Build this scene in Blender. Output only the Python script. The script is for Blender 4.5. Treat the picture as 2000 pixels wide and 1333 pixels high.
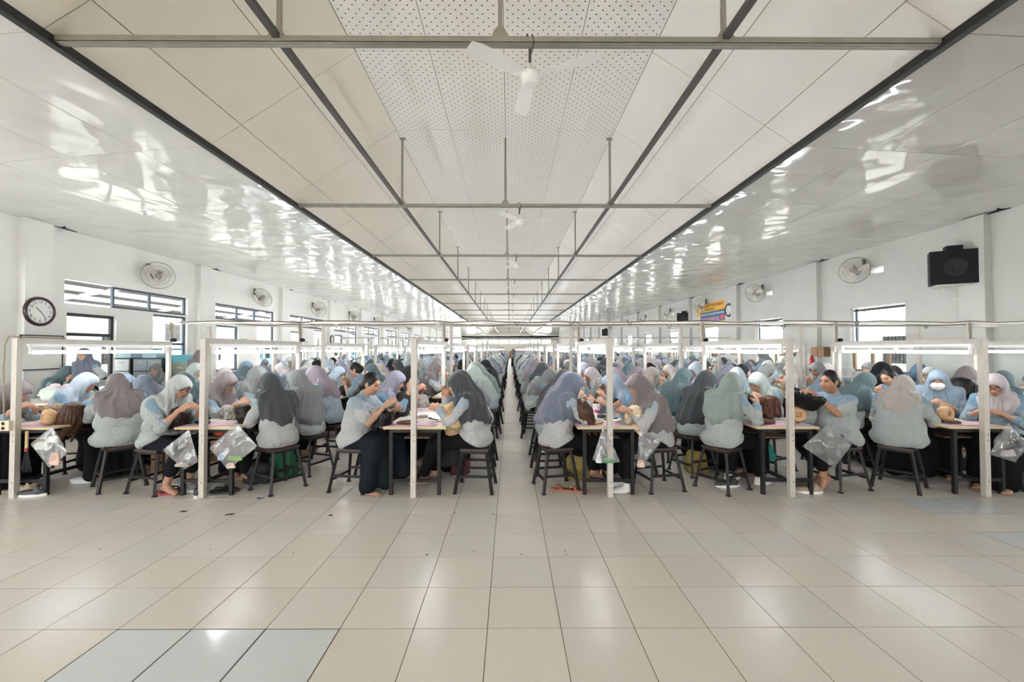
import bpy, math, random
import numpy as np
from mathutils import Vector, Matrix
R = math.radians
sc = bpy.context.scene
for _o in list(bpy.data.objects): bpy.data.objects.remove(_o)
COL = sc.collection

# ------------------------------------------------------------------ camera
H0 = 1.515
cam_d = bpy.data.cameras.new('camera'); cam = bpy.data.objects.new('camera', cam_d); COL.objects.link(cam)
cam_d.sensor_width = 36.0; cam_d.lens = 36.0*834/2000; cam_d.clip_start = 0.05; cam_d.clip_end = 400
cam.location = (0, 0, H0)
cam.rotation_euler = (R(90+1.134), 0, R(-0.275))
sc.camera = cam

# ------------------------------------------------------------------ world, exposure
sc.view_settings.view_transform = 'Standard'; sc.view_settings.look = 'None'
sc.view_settings.gamma = 1.0; sc.view_settings.use_curve_mapping = False
sc.view_settings.exposure = 0.80
sc.cycles.use_denoising = True
sc.cycles.max_bounces = 6; sc.cycles.diffuse_bounces = 4; sc.cycles.glossy_bounces = 3
sc.cycles.transparent_max_bounces = 12; sc.cycles.transmission_bounces = 4
sc.cycles.caustics_reflective = False; sc.cycles.caustics_refractive = False
sc.cycles.use_adaptive_sampling = True; sc.cycles.adaptive_threshold = 0.3; sc.cycles.adaptive_min_samples = 16
sc.cycles.sample_clamp_indirect = 8.0
wd = bpy.data.worlds.new('overcast_sky'); sc.world = wd; wd.use_nodes = True
bg = wd.node_tree.nodes['Background']; bg.inputs[0].default_value = (0.98, 0.99, 1.0, 1); bg.inputs[1].default_value = 10.5
LAMP = 30.0      # strength of the fluorescent tubes

# ------------------------------------------------------------------ materials
MATS = {}
def mat(name, col=(0.8, 0.8, 0.8), rough=0.6, metal=0.0, spec=0.5, emit=0.0, noise=0.0, nscale=8.0, bump=0.0, bscale=20.0, bdist=0.01, alpha=1.0, coat=0.0, sheen=0.0, attr=None, stretch=None, detail=3.0, col2=None):
    if name in MATS: return MATS[name]
    m = bpy.data.materials.new(name); m.use_nodes = True; nt = m.node_tree; N = nt.nodes; L = nt.links
    b = N['Principled BSDF']; c4 = (*col, 1)
    b.inputs['Base Color'].default_value = c4; b.inputs['Roughness'].default_value = rough; b.inputs['Metallic'].default_value = metal
    b.inputs['Specular IOR Level'].default_value = spec; b.inputs['Alpha'].default_value = alpha
    b.inputs['Coat Weight'].default_value = coat; b.inputs['Sheen Weight'].default_value = sheen
    if emit > 0:
        b.inputs['Emission Color'].default_value = c4; b.inputs['Emission Strength'].default_value = emit
    src = None
    vec = None
    if noise > 0 or bump > 0:
        tc = N.new('ShaderNodeTexCoord'); vec = tc.outputs['Object']
        if stretch:
            mp = N.new('ShaderNodeMapping'); mp.inputs['Scale'].default_value = stretch; L.new(vec, mp.inputs['Vector']); vec = mp.outputs['Vector']
    if attr:
        a = N.new('ShaderNodeAttribute'); a.attribute_name = attr
        if col2 is not None:
            mx = N.new('ShaderNodeMix'); mx.data_type = 'RGBA'; L.new(a.outputs['Fac'], mx.inputs['Factor'])
            mx.inputs['A'].default_value = c4; mx.inputs['B'].default_value = (*col2, 1); src = mx.outputs['Result']
        else:
            mx = N.new('ShaderNodeMix'); mx.data_type = 'RGBA'; mx.blend_type = 'MULTIPLY'; mx.inputs['Factor'].default_value = 1
            mx.inputs['A'].default_value = c4; L.new(a.outputs['Color'], mx.inputs['B']); src = mx.outputs['Result']
    if noise > 0:
        n = N.new('ShaderNodeTexNoise'); n.inputs['Scale'].default_value = nscale; n.inputs['Detail'].default_value = detail; L.new(vec, n.inputs['Vector'])
        hs = N.new('ShaderNodeHueSaturation'); mr = N.new('ShaderNodeMapRange')
        mr.inputs['From Min'].default_value = 0.25; mr.inputs['From Max'].default_value = 0.75
        mr.inputs['To Min'].default_value = 1-noise; mr.inputs['To Max'].default_value = 1+noise
        L.new(n.outputs['Fac'], mr.inputs['Value']); L.new(mr.outputs['Result'], hs.inputs['Value'])
        if src is not None: L.new(src, hs.inputs['Color'])
        else: hs.inputs['Color'].default_value = c4
        src = hs.outputs['Color']
    if src is not None: L.new(src, b.inputs['Base Color'])
    if bump > 0:
        n2 = N.new('ShaderNodeTexNoise'); n2.inputs['Scale'].default_value = bscale; n2.inputs['Detail'].default_value = detail; L.new(vec, n2.inputs['Vector'])
        bp = N.new('ShaderNodeBump'); bp.inputs['Strength'].default_value = bump; bp.inputs['Distance'].default_value = bdist
        L.new(n2.outputs['Fac'], bp.inputs['Height']); L.new(bp.outputs['Normal'], b.inputs['Normal'])
    MATS[name] = m
    return m

def srgb(r, g, b):
    f = lambda c: (c/255/12.92) if c/255 <= 0.04045 else ((c/255+0.055)/1.055)**2.4
    return (f(r), f(g), f(b))

# ------------------------------------------------------------------ mesh builder
class MB:
    def __init__(s): s.v = []; s.f = []; s.m = []; s.mi = 0
    def quad(s, a, b, c, d):
        n = len(s.v); s.v += [a, b, c, d]; s.f.append((n, n+1, n+2, n+3)); s.m.append(s.mi); return s
    def box(s, c, d, M=None):
        x, y, z = d[0]/2, d[1]/2, d[2]/2; n = len(s.v)
        for p in ((-x,-y,-z),(x,-y,-z),(x,y,-z),(-x,y,-z),(-x,-y,z),(x,-y,z),(x,y,z),(-x,y,z)):
            q = Vector(p)
            if M is not None: q = M @ q
            s.v.append((q.x+c[0], q.y+c[1], q.z+c[2]))
        for f in ((0,3,2,1),(4,5,6,7),(0,1,5,4),(1,2,6,5),(2,3,7,6),(3,0,4,7)):
            s.f.append(tuple(n+i for i in f)); s.m.append(s.mi)
        return s
    def bb(s, x0, x1, y0, y1, z0, z1): return s.box(((x0+x1)/2, (y0+y1)/2, (z0+z1)/2), (abs(x1-x0), abs(y1-y0), abs(z1-z0)))
    def bar(s, p0, p1, w, h, up=(0, 0, 1)):
        a, b = Vector(p0), Vector(p1); d = b-a; l = d.length; d.normalize(); u = Vector(up)
        if abs(u.dot(d)) > 0.98: u = Vector((0, 1, 0))
        x = d.cross(u).normalized(); z = x.cross(d).normalized()
        M = Matrix((x, d, z)).transposed()
        return s.box((a+b)/2, (w, l, h), M)
    def tube(s, pts, r, n=8, cap=True):
        pts = [Vector(p) for p in pts]; rr = r if hasattr(r, '__len__') else [r]*len(pts)
        base = len(s.v); prev = None
        for i, p in enumerate(pts):
            d = (pts[min(i+1, len(pts)-1)]-pts[max(i-1, 0)])
            d = d.normalized() if d.length > 1e-9 else Vector((0, 0, 1))
            if prev is None:
                u = Vector((0, 0, 1)) if abs(d.z) < 0.9 else Vector((1, 0, 0)); x = d.cross(u).normalized()
            else:
                x = (prev - d*prev.dot(d)); x = x.normalized() if x.length > 1e-6 else d.orthogonal().normalized()
            prev = x; y = d.cross(x)
            for k in range(n):
                a = 2*math.pi*k/n; q = p + (x*math.cos(a)+y*math.sin(a))*rr[i]; s.v.append((q.x, q.y, q.z))
        for i in range(len(pts)-1):
            for k in range(n):
                a = base+i*n+k; b = base+i*n+(k+1) % n
                s.f.append((a, b, b+n, a+n)); s.m.append(s.mi)
        if cap:
            s.f.append(tuple(base+k for k in reversed(range(n)))); s.m.append(s.mi)
            e = base+(len(pts)-1)*n; s.f.append(tuple(e+k for k in range(n))); s.m.append(s.mi)
        return s
    def lathe(s, prof, n=16, c=(0, 0, 0), M=None, cap=True):
        base = len(s.v)
        for r, z in prof:
            for k in range(n):
                a = 2*math.pi*k/n; q = Vector((r*math.cos(a), r*math.sin(a), z))
                if M is not None: q = M @ q
                s.v.append((q.x+c[0], q.y+c[1], q.z+c[2]))
        for i in range(len(prof)-1):
            for k in range(n):
                a = base+i*n+k; b = base+i*n+(k+1) % n
                s.f.append((a, b, b+n, a+n)); s.m.append(s.mi)
        if cap:
            s.f.append(tuple(base+k for k in reversed(range(n)))); s.m.append(s.mi)
            e = base+(len(prof)-1)*n; s.f.append(tuple(e+k for k in range(n))); s.m.append(s.mi)
        return s
    def torus(s, Rr, r, n=32, k=6, c=(0, 0, 0), M=None):
        base = len(s.v)
        for i in range(n):
            a = 2*math.pi*i/n
            for j in range(k):
                b = 2*math.pi*j/k; q = Vector(((Rr+r*math.cos(b))*math.cos(a), (Rr+r*math.cos(b))*math.sin(a), r*math.sin(b)))
                if M is not None: q = M @ q
                s.v.append((q.x+c[0], q.y+c[1], q.z+c[2]))
        for i in range(n):
            for j in range(k):
                a = base+i*k+j; b = base+i*k+(j+1) % k; c2 = base+((i+1) % n)*k+(j+1) % k; d = base+((i+1) % n)*k+j
                s.f.append((a, d, c2, b)); s.m.append(s.mi)
        return s
    def mesh(s, name, mats, smooth=False):
        me = bpy.data.meshes.new(name); me.from_pydata(s.v, [], s.f); 
        ml = mats if isinstance(mats, (list, tuple)) else [mats]
        for m in ml: me.materials.append(m)
        if len(ml) > 1: me.polygons.foreach_set('material_index', s.m)
        if smooth: me.polygons.foreach_set('use_smooth', [True]*len(s.f))
        me.update(); return me
    def build(s, name, mats, parent=None, loc=None, rot=None, smooth=False):
        return ob(name, s.mesh(name, mats, smooth), parent, loc, rot)

def ob(name, data, parent=None, loc=None, rot=None):
    o = bpy.data.objects.new(name, data); COL.objects.link(o)
    if parent is not None: o.parent = parent
    if loc is not None: o.location = loc
    if rot is not None: o.rotation_euler = rot
    return o
LABELS = {}
def tag(o, label, cat, group=None, kind=None):
    o['label'] = label; o['category'] = cat
    if group: o['group'] = group
    if kind: o['kind'] = kind
    LABELS.setdefault(label, []).append(o.name)
    return o
def thing(name, label, cat, loc=(0, 0, 0), rz=0.0, group=None, kind=None):
    o = ob(name, None, None, loc, (0, 0, rz)); o.empty_display_size = 0.1
    return tag(o, label, cat, group, kind)
KIDS = {}
def copy_tree(src, label, loc, rz, scale=None):
    c = src.copy(); COL.objects.link(c); c.location = loc; c.rotation_euler = (0, 0, rz); c['label'] = label
    if scale: c.scale = scale
    for ch in src.children:
        k = ch.copy(); COL.objects.link(k); k.parent = c
        for g in ch.children:
            q = g.copy(); COL.objects.link(q); q.parent = k
    return c
def omat(o, m, slot=0):
    o.material_slots[slot].link = 'OBJECT'; o.material_slots[slot].material = m
ORD = ['first', 'second', 'third', 'fourth', 'fifth', 'sixth', 'seventh', 'eighth', 'ninth', 'tenth', 'eleventh', 'twelfth', 'thirteenth', 'fourteenth', 'fifteenth', 'sixteenth', 'seventeenth', 'eighteenth', 'nineteenth', 'twentieth', 'twenty-first', 'twenty-second', 'twenty-third', 'twenty-fourth', 'twenty-fifth', 'twenty-sixth']
YEND = 75.0; YBACK = -6.5
XL, XR = -8.45, 8.55
ZWL, ZWR = H0+2.29, H0+2.42
XBL, XBR, ZB = -3.92, 3.75, H0+2.65
XPL, XPR, ZP = -2.03, 1.87, H0+3.914
# ------------------------------------------------------------------ floor
rng = random.Random(5)
T = 0.40; GX, GY = -0.122, 2.350
m_grout = mat('grout', srgb(112, 98, 78), 0.85, noise=0.25, nscale=6)
tile_cols = [srgb(211, 204, 193), srgb(213, 207, 197), srgb(208, 202, 192), srgb(211, 206, 197), srgb(207, 203, 196)]
m_tiles = [mat('tile_%d' % i, c, 0.25, spec=0.32, noise=0.025, nscale=90, bump=0.018, bscale=3.0, bdist=0.02, detail=5) for i, c in enumerate(tile_cols)]
m_white_tile = mat('tile_white', srgb(206, 209, 210), 0.13, spec=0.5, noise=0.02, nscale=60, bump=0.018, bscale=3.0, bdist=0.02)
m_dgrout = mat('grout_dark', srgb(95, 92, 86), 0.9)
floor = MB().bb(XL-0.1, XR+0.1, YBACK, YEND, -0.14, -0.0011).build('floor', m_grout)
tag(floor, 'hall floor of glossy beige square tiles with thin grout', 'floor', kind='structure')
def tile_mesh(g=0.0022):
    b = MB(); a = T/2-g; c = a-0.0004; n = 0
    b.v = [(-a,-a,-.008),(a,-a,-.008),(a,a,-.008),(-a,a,-.008),(-a,-a,-.0015),(a,-a,-.0015),(a,a,-.0015),(-a,a,-.0015),(-c,-c,0),(c,-c,0),(c,c,0),(-c,c,0)]
    b.f = [(0,1,5,4),(1,2,6,5),(2,3,7,6),(3,0,4,7),(4,5,9,8),(5,6,10,9),(6,7,11,10),(7,4,8,11),(8,9,10,11)]; b.m = [0]*9
    return b.mesh('tile', m_tiles[0])
tm = tile_mesh()
cells = []
for j in range(-12, 182):
    y = GY+(j+0.5)*T
    for i in range(-21, 22):
        x = GX+(i+0.5)*T
        if XL < x-0.2 and x+0.2 < XR and y < YEND: cells.append((x, y))
def tile_px(x, y):
    if y < 1.65 or abs(x) > 1.24*y+0.25: return 0
    return (1/y**2) if (y < 4.6 or abs(x-0.03) < 0.45) else 0.3/y**2
cells.sort(key=lambda c: -tile_px(*c))
for n, (x, y) in enumerate(cells[:300]):
    o = ob('tile', tm, floor, (x, y, rng.uniform(-0.0004, 0.0004)))
    wt = (-2.13 < x < -0.92 and 1.5 < y < 2.35) or (3.87 < x < 5.1 and 3.15 < y < 3.55) or (3.87 < x < 4.69 and 3.95 < y < 4.35)
    bl = (1.2 < x < 1.7 and 3.1 < y < 3.6)
    m = m_white_tile if wt else (m_tiles[4] if bl else rng.choice(m_tiles))
    if wt: o.scale = (0.988, 0.988, 1)
    if m is not m_tiles[0]: omat(o, m)
b = MB()
for (x, y) in cells[300:]:
    b.mi = rng.randrange(5); a = T/2-0.0022
    b.quad((x-a, y-a, 0), (x+a, y-a, 0), (x+a, y+a, 0), (x-a, y+a, 0))
o = b.build('tile_field', m_tiles, floor); o['kind'] = 'stuff'
b = MB().bb(-2.135, -0.915, 1.54, 2.356, -0.0045, -0.0007)
b.bb(3.87, 5.09, 3.145, 3.556, -0.0045, -0.0007); b.bb(3.87, 4.685, 3.945, 4.356, -0.0045, -0.0007)
b.build('dark_joint', m_dgrout, floor)
# black scuffs on the tiles: broken thin stains with a shape of their own
m_scuff = mat('scuff_black', (0.012, 0.012, 0.012), 0.6)
def scuff(x, y, r, seed):
    g = random.Random(seed); b = MB(); n = 11; pts = []
    for k in range(n):
        a = 2*math.pi*k/n; q = r*g.uniform(0.45, 1.1); pts.append((x+q*1.3*math.cos(a), y+q*math.sin(a), 0.0012))
    b.v = pts; b.f = [tuple(range(n))]; b.m = [0]
    b.build('stain', m_scuff, floor)
def fl(px, py, z=0.0):
    d = 834*(H0-z)/(py-683.0); return ((px-996)/834*d, d)
for k, (px, py, r) in enumerate([(365, 996, .03), (455, 1002, .038), (512, 971, .028), (649, 1004, .024), (0, 1072, .02), (835, 1080, .009), (926, 1073, .009), (1018, 1080, .010), (1103, 1073, .008), (1105, 1080, .008), (890, 999, .010), (964, 1003, .012), (1036, 999, .008), (1108, 998, .008), (1110, 1003, .008), (208, 1068, .008), (418, 1069, .008), (578, 1077, .007), (747, 998, .008), (812, 1004, .008)]):
    x, y = fl(px, py); scuff(x, y, r, k)

# ------------------------------------------------------------------ walls
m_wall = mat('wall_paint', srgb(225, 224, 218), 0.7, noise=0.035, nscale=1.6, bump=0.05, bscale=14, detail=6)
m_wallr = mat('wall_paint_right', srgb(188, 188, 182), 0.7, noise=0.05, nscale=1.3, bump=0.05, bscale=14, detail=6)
m_mint = mat('wall_paint_mint', srgb(184, 190, 184), 0.7, noise=0.04, nscale=1.6)
WT = 0.16
def wall_y(name, X, sgn, holes, zt, mats, zsplit=None):
    # wall in the plane x = X running along y, outer side towards sgn; holes are (y0, y1, z0, z1)
    zt += 0.12
    ys = sorted({YBACK, YEND, *[h[0] for h in holes], *[h[1] for h in holes]}); zs = sorted({0.0, zt, *[h[2] for h in holes], *[h[3] for h in holes], *([zsplit] if zsplit else [])})
    solid = {}
    for i in range(len(ys)-1):
        for j in range(len(zs)-1):
            cy, cz = (ys[i]+ys[i+1])/2, (zs[j]+zs[j+1])/2
            solid[i, j] = not any(h[0] < cy < h[1] and h[2] < cz < h[3] for h in holes)
    b = MB(); Xo = X+sgn*WT
    for (i, j), s in solid.items():
        if not s: continue
        y0, y1, z0, z1 = ys[i], ys[i+1], zs[j], zs[j+1]
        b.mi = 1 if (zsplit and z1 <= zsplit+1e-6) else 0
        for xx in (X, Xo): b.quad((xx, y0, z0), (xx, y1, z0), (xx, y1, z1), (xx, y0, z1))
        if not solid.get((i-1, j), False): b.quad((X, y0, z0), (Xo, y0, z0), (Xo, y0, z1), (X, y0, z1))
        if not solid.get((i+1, j), False): b.quad((X, y1, z0), (Xo, y1, z0), (Xo, y1, z1), (X, y1, z1))
        if not solid.get((i, j-1), False): b.quad((X, y0, z0), (Xo, y0, z0), (Xo, y1, z0), (X, y1, z0))
        if not solid.get((i, j+1), False): b.quad((X, y0, z1), (Xo, y0, z1), (Xo, y1, z1), (X, y1, z1))
    return b.build(name, mats)
BAY = 4.15
LB = [8.12+BAY*k for k in range(-3, 16)]          # left bays
RB = [9.18+BAY*k for k in range(-3, 16)]          # right bays
lh, rh = [], []
for y in LB: lh += [(y, y+3.1, 2.40, 2.86), (y+0.05, y+1.08, 0.88, 2.225), (y+2.02, y+3.1, 0.30, 2.36)]
for k, y in enumerate(RB):
    rh += [(y, y+1.5, 1.66, 2.55), (y, y+1.5, 0.98, 1.50)]
    rh += [(y+0.52, y+0.86, 3.30, 3.44)]
tag(wall_y('wall_left', XL, -1, lh, ZWL, [m_wall]), 'white plastered side wall with clerestory windows and tall blue-framed openings', 'wall', kind='structure')
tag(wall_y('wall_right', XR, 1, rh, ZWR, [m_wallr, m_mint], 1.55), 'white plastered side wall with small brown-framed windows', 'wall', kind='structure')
# end wall and rear wall (gable outline)
def gable(name, y, holes, lab):
    b = MB(); out = [(XL-.16, 0), (XR+.16, 0), (XR+.16, ZWR), (XBR, ZB), (XPR, ZP), (XPL, ZP), (XBL, ZB), (XL-.16, ZWL)]
    if not holes:
        n = len(b.v); b.v += [(x, y, z) for x, z in out]; b.f.append(tuple(range(n, n+8))); b.m.append(0)
        n = len(b.v); b.v += [(x, y+0.15*(1 if y > 0 else -1), z) for x, z in out]; b.f.append(tuple(range(n, n+8))); b.m.append(0)
    else:
        z0, z1 = holes[0][2], holes[0][3]; xs = sorted({XL-.16, XR+.16, *[h[0] for h in holes], *[h[1] for h in holes]})
        for yy in (y, y-0.15):
            b.quad((XL-.16, yy, 0), (XR+.16, yy, 0), (XR+.16, yy, z0), (XL-.16, yy, z0))
            for a, c in zip(xs[:-1], xs[1:]):
                if not any(h[0] < (a+c)/2 < h[1] for h in holes): b.quad((a, yy, z0), (c, yy, z0), (c, yy, z1), (a, yy, z1))
            n = len(b.v); zw = max(z1, ZWL); b.quad((XL-.16, yy, z1), (XR+.16, yy, z1), (XR+.16, yy, zw+.06), (XL-.16, yy, zw)) if z1 < ZWL else None
            n = len(b.v); b.v += [(x, yy, max(z, z1)) for x, z in out]; b.f.append(tuple(range(n, n+8))); b.m.append(0)
    return tag(b.build(name, m_wall), lab, 'wall', kind='structure')
FWH = [(-7.4+1.85*i, -7.4+1.85*i+1.6, 2.55, 3.25) for i in range(8)]  # made-up openings, added so the ceiling catches bright reflections
gable('wall_far', YEND, FWH, 'distant white end wall closing the hall')
RW = [(-8.0+2.7*i, -8.0+2.7*i+2.3, 1.6, 3.1) for i in range(4)]
gable('wall_back', YBACK, RW, 'wall behind the viewer with a row of tall windows')
# wall columns
b = MB()
for side, X, zt, lst in (('left', XL, ZWL, LB), ('right', XR, ZWR, RB)):
    for k, y in enumerate(lst):
        yc = (y-0.55) if side == 'left' else (y-1.45)
        if yc < 1 or yc > 60: continue
        s = 1 if side == 'left' else -1
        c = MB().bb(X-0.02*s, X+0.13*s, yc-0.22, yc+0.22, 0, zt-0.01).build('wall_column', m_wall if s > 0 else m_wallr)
        n = sum(1 for q in lst[:k+1] if ((q-0.55) if side == 'left' else (q-1.45)) >= 1)
        tag(c, '%s white square column along the %s wall, counted from the front' % (ORD[n-1], side), 'column', 'white wall columns', 'structure')

# ------------------------------------------------------------------ windows
m_fblue = mat('frame_bluegrey', srgb(58, 72, 86), 0.5); m_fblack = mat('frame_black', srgb(30, 30, 32), 0.5); m_flight = mat('frame_sky_blue', srgb(112, 165, 190), 0.5)
m_fbrown = mat('frame_brown_wood', srgb(120, 92, 66), 0.55, noise=0.15, nscale=9); m_fwhite = mat('frame_white', srgb(225, 225, 222), 0.5)
def glass_mat(name, tint=(0.97, 0.985, 0.99), gl=0.08):
    m = bpy.data.materials.new(name); m.use_nodes = True; nt = m.node_tree; N = nt.nodes; L = nt.links; N.remove(N['Principled BSDF'])
    t = N.new('ShaderNodeBsdfTransparent'); t.inputs[0].default_value = (*tint, 1); g = N.new('ShaderNodeBsdfGlossy'); g.inputs['Roughness'].default_value = 0.03
    mx = N.new('ShaderNodeMixShader'); mx.inputs[0].default_value = gl
    L.new(t.outputs[0], mx.inputs[1]); L.new(g.outputs[0], mx.inputs[2]); L.new(mx.outputs[0], N['Material Output'].inputs['Surface'])
    return m
m_glass = glass_mat('window_glass')
WN = [0]
def window(X, s, y0, y1, z0, z1, m, label, vert=(), horz=(), t=0.05, glass=True, skip_left=0):
    WN[0] += 1; w = ob('window_%d' % WN[0], None, None, (X-s*0.09, y0, z0)); tag(w, label, 'window', kind='structure')
    W, Hh = y1-y0, z1-z0; d = 0.05
    b = MB()
    a0 = skip_left
    b.bb(-d/2, d/2, a0, W, Hh-t, Hh); b.bb(-d/2, d/2, a0, W, 0, t); b.bb(-d/2, d/2, a0, a0+t, t, Hh-t); b.bb(-d/2, d/2, W-t, W, t, Hh-t)
    b.build('window_frame', m, w)
    for v in vert: MB().bb(-d/2, d/2, v-t/2, v+t/2, t, Hh-t).build('mullion', m, w)
    for h in horz: MB().bb(-d/2-.003, d/2+.003, a0+t, W-t, h-t/2, h+t/2).build('transom', m, w)
    if glass:
        es = [a0+t]+[q for v in vert for q in (v-t/2, v+t/2)]+[W-t]
        for a, c in zip(es[0::2], es[1::2]): MB().bb(-0.003, 0.003, a, c, t, Hh-t).build('pane', m_glass, w)
    return w
for k, y in enumerate(LB):
    if y < 3 or y > 46: continue
    n = ORD[[q for q in LB if q >= 3].index(y)]
    window(XL, 1, y, y+3.1, 2.40, 2.86, m_fblue, 'clerestory strip with blue-grey bars high on left wall, %s bay from the front' % n, vert=(1.08, 2.0) if y > 9 else (2.0,), t=0.045, glass=False, skip_left=0 if y > 9 else 1.05)
    window(XL, 1, y+0.05, y+1.08, 0.88, 2.225, m_fblack if y < 9 else m_fblue, '%s-framed window near column in left wall, %s bay from the front' % ('black' if y < 9 else 'blue', n), horz=(0.93,), t=0.06 if y < 9 else 0.045)
    w = window(XL, 1, y+2.02, y+3.1, 0.30, 2.36, m_fblue, 'tall blue opening in left wall, %s bay from the front' % n, horz=(1.35,), t=0.05, glass=False)
    for q in (0.08, 0.62): 
        f = MB(); f.bb(-.02, .02, q, q+0.42, 0.12, 0.16); f.bb(-.02, .02, q, q+0.42, 1.2, 1.24); f.bb(-.02, .02, q, q+0.04, .16, 1.2); f.bb(-.02, .02, q+0.38, q+0.42, .16, 1.2); f.bb(-.02, .02, q+.04, q+0.38, .64, .68)
        f.build('sash', m_flight, w)
for k, y in enumerate(RB):
    if y < 4 or y > 46: continue
    n = ORD[[q for q in RB if q >= 4].index(y)]
    w = window(XR, -1, y, y+1.5, 1.66, 2.55, m_fwhite, 'upper white-framed window in right wall, %s bay from the front' % n, vert=(), t=0.03, glass=False)
    MB().bb(-.02, .02, .03, 1.47, .80, .83).build('rail', m_fblack, w); MB().bb(-.02, .02, 1.38, 1.42, .03, .86).build('mullion', m_fblue, w)
    window(XR, -1, y, y+1.5, 0.98, 1.50, m_fbrown, 'low brown-framed sliding window in right wall, %s bay from the front' % n, vert=(0.5, 0.95), t=0.045)

# ------------------------------------------------------------------ daylight portals (sample the sky through the openings)
def portal(loc, sx, sy, rot):
    l = bpy.data.lights.new('daylight_portal', 'AREA'); l.shape = 'RECTANGLE'; l.size = sx; l.size_y = sy; l.cycles.is_portal = True
    o = bpy.data.objects.new('daylight_portal', l); COL.objects.link(o); o.location = loc; o.rotation_euler = rot
portal((XL-0.17, 20, 1.60), 2.6, 50, (0, R(-90), 0)); portal((XR+0.17, 20, 1.76), 1.6, 50, (0, R(90), 0))
portal((-2.8, YBACK-0.16, 2.35), 10.4, 1.5, (R(90), 0, 0))

# ------------------------------------------------------------------ ceilings
def ceil_mat(name, col, rough, bump, coat=0.0, spec=0.5, scale=1.6, bdist=0.03, holes=False):
    m = bpy.data.materials.new(name); m.use_nodes = True; nt = m.node_tree; N = nt.nodes; L = nt.links; b = N['Principled BSDF']
    b.inputs['Roughness'].default_value = rough; b.inputs['Specular IOR Level'].default_value = spec
    tc = N.new('ShaderNodeTexCoord'); oi = N.new('ShaderNodeObjectInfo')
    ad = N.new('ShaderNodeVectorMath'); ad.operation = 'ADD'; cm = N.new('ShaderNodeCombineXYZ'); mu = N.new('ShaderNodeMath'); mu.operation = 'MULTIPLY'; mu.inputs[1].default_value = 37.0
    L.new(oi.outputs['Random'], mu.inputs[0]); L.new(mu.outputs[0], cm.inputs[2]); L.new(tc.outputs['Object'], ad.inputs[0]); L.new(cm.outputs[0], ad.inputs[1])
    n1 = N.new('ShaderNodeTexNoise'); n1.inputs['Scale'].default_value = 2.2; n1.inputs['Detail'].default_value = 4; L.new(ad.outputs[0], n1.inputs['Vector'])
    mr = N.new('ShaderNodeMapRange'); mr.inputs['To Min'].default_value = 0.955; mr.inputs['To Max'].default_value = 1.03; L.new(n1.outputs['Fac'], mr.inputs['Value'])
    hs = N.new('ShaderNodeHueSaturation'); hs.inputs['Color'].default_value = (*col, 1); L.new(mr.outputs['Result'], hs.inputs['Value']); colo = hs.outputs['Color']
    n2 = N.new('ShaderNodeTexNoise'); n2.inputs['Scale'].default_value = scale; n2.inputs['Detail'].default_value = 1.5; n2.inputs['Distortion'].default_value = 0.6; L.new(ad.outputs[0], n2.inputs['Vector'])
    bp = N.new('ShaderNodeBump'); bp.inputs['Strength'].default_value = bump; bp.inputs['Distance'].default_value = bdist; L.new(n2.outputs['Fac'], bp.inputs['Height']); L.new(bp.outputs['Normal'], b.inputs['Normal'])
    if holes:
        # staggered round perforations, about 2 cm wide, on a 0.125 m lattice
        sp = N.new('ShaderNodeSeparateXYZ'); L.new(tc.outputs['Object'], sp.inputs[0])
        def lattice(ox, oy):
            o = []
            for ax, off in ((0, ox), (1, oy)):
                a = N.new('ShaderNodeMath'); a.operation = 'MULTIPLY_ADD'; a.inputs[1].default_value = 1/0.125; a.inputs[2].default_value = off; L.new(sp.outputs[ax], a.inputs[0])
                f = N.new('ShaderNodeMath'); f.operation = 'FRACT'; L.new(a.outputs[0], f.inputs[0])
                s2 = N.new('ShaderNodeMath'); s2.operation = 'SUBTRACT'; s2.inputs[1].default_value = 0.5; L.new(f.outputs[0], s2.inputs[0])
                q = N.new('ShaderNodeMath'); q.operation = 'POWER'; q.inputs[1].default_value = 2; ab = N.new('ShaderNodeMath'); ab.operation = 'ABSOLUTE'; L.new(s2.outputs[0], ab.inputs[0]); L.new(ab.outputs[0], q.inputs[0]); o.append(q)
            s = N.new('ShaderNodeMath'); s.operation = 'ADD'; L.new(o[0].outputs[0], s.inputs[0]); L.new(o[1].outputs[0], s.inputs[1])
            c = N.new('ShaderNodeMath'); c.operation = 'LESS_THAN'; c.inputs[1].default_value = (0.0095/0.125)**2; L.new(s.outputs[0], c.inputs[0]); return c
        a1, a2 = lattice(0.0, 0.0), lattice(0.5, 0.5)
        mx = N.new('ShaderNodeMath'); mx.operation = 'MAXIMUM'; L.new(a1.outputs[0], mx.inputs[0]); L.new(a2.outputs[0], mx.inputs[1])
        cmix = N.new('ShaderNodeMix'); cmix.data_type = 'RGBA'; L.new(mx.outputs[0], cmix.inputs['Factor']); L.new(colo, cmix.inputs['A']); cmix.inputs['B'].default_value = (0.02, 0.018, 0.016, 1); colo = cmix.outputs['Result']
    L.new(colo, b.inputs['Base Color'])
    return m
m_perf = ceil_mat('ceiling_perforated', srgb(238, 233, 225), 0.28, 0.15, spec=0.5, holes=True)
m_cream2 = ceil_mat('ceiling_offwhite', srgb(232, 228, 221), 0.28, 0.3, spec=0.45, scale=1.2)
m_cream = ceil_mat('ceiling_cream', srgb(221, 213, 197), 0.28, 0.3, spec=0.45, scale=1.2)
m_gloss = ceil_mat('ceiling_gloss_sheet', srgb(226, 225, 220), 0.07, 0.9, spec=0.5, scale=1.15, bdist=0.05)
m_gloss_shaded = ceil_mat('ceiling_gloss_sheet_shaded', srgb(192, 190, 183), 0.07, 0.9, spec=0.5, scale=1.15, bdist=0.05)  # same sheet as the left; the right side's weaker light is painted in
m_seam = mat('ceiling_seam', srgb(120, 112, 100), 0.8)
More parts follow.
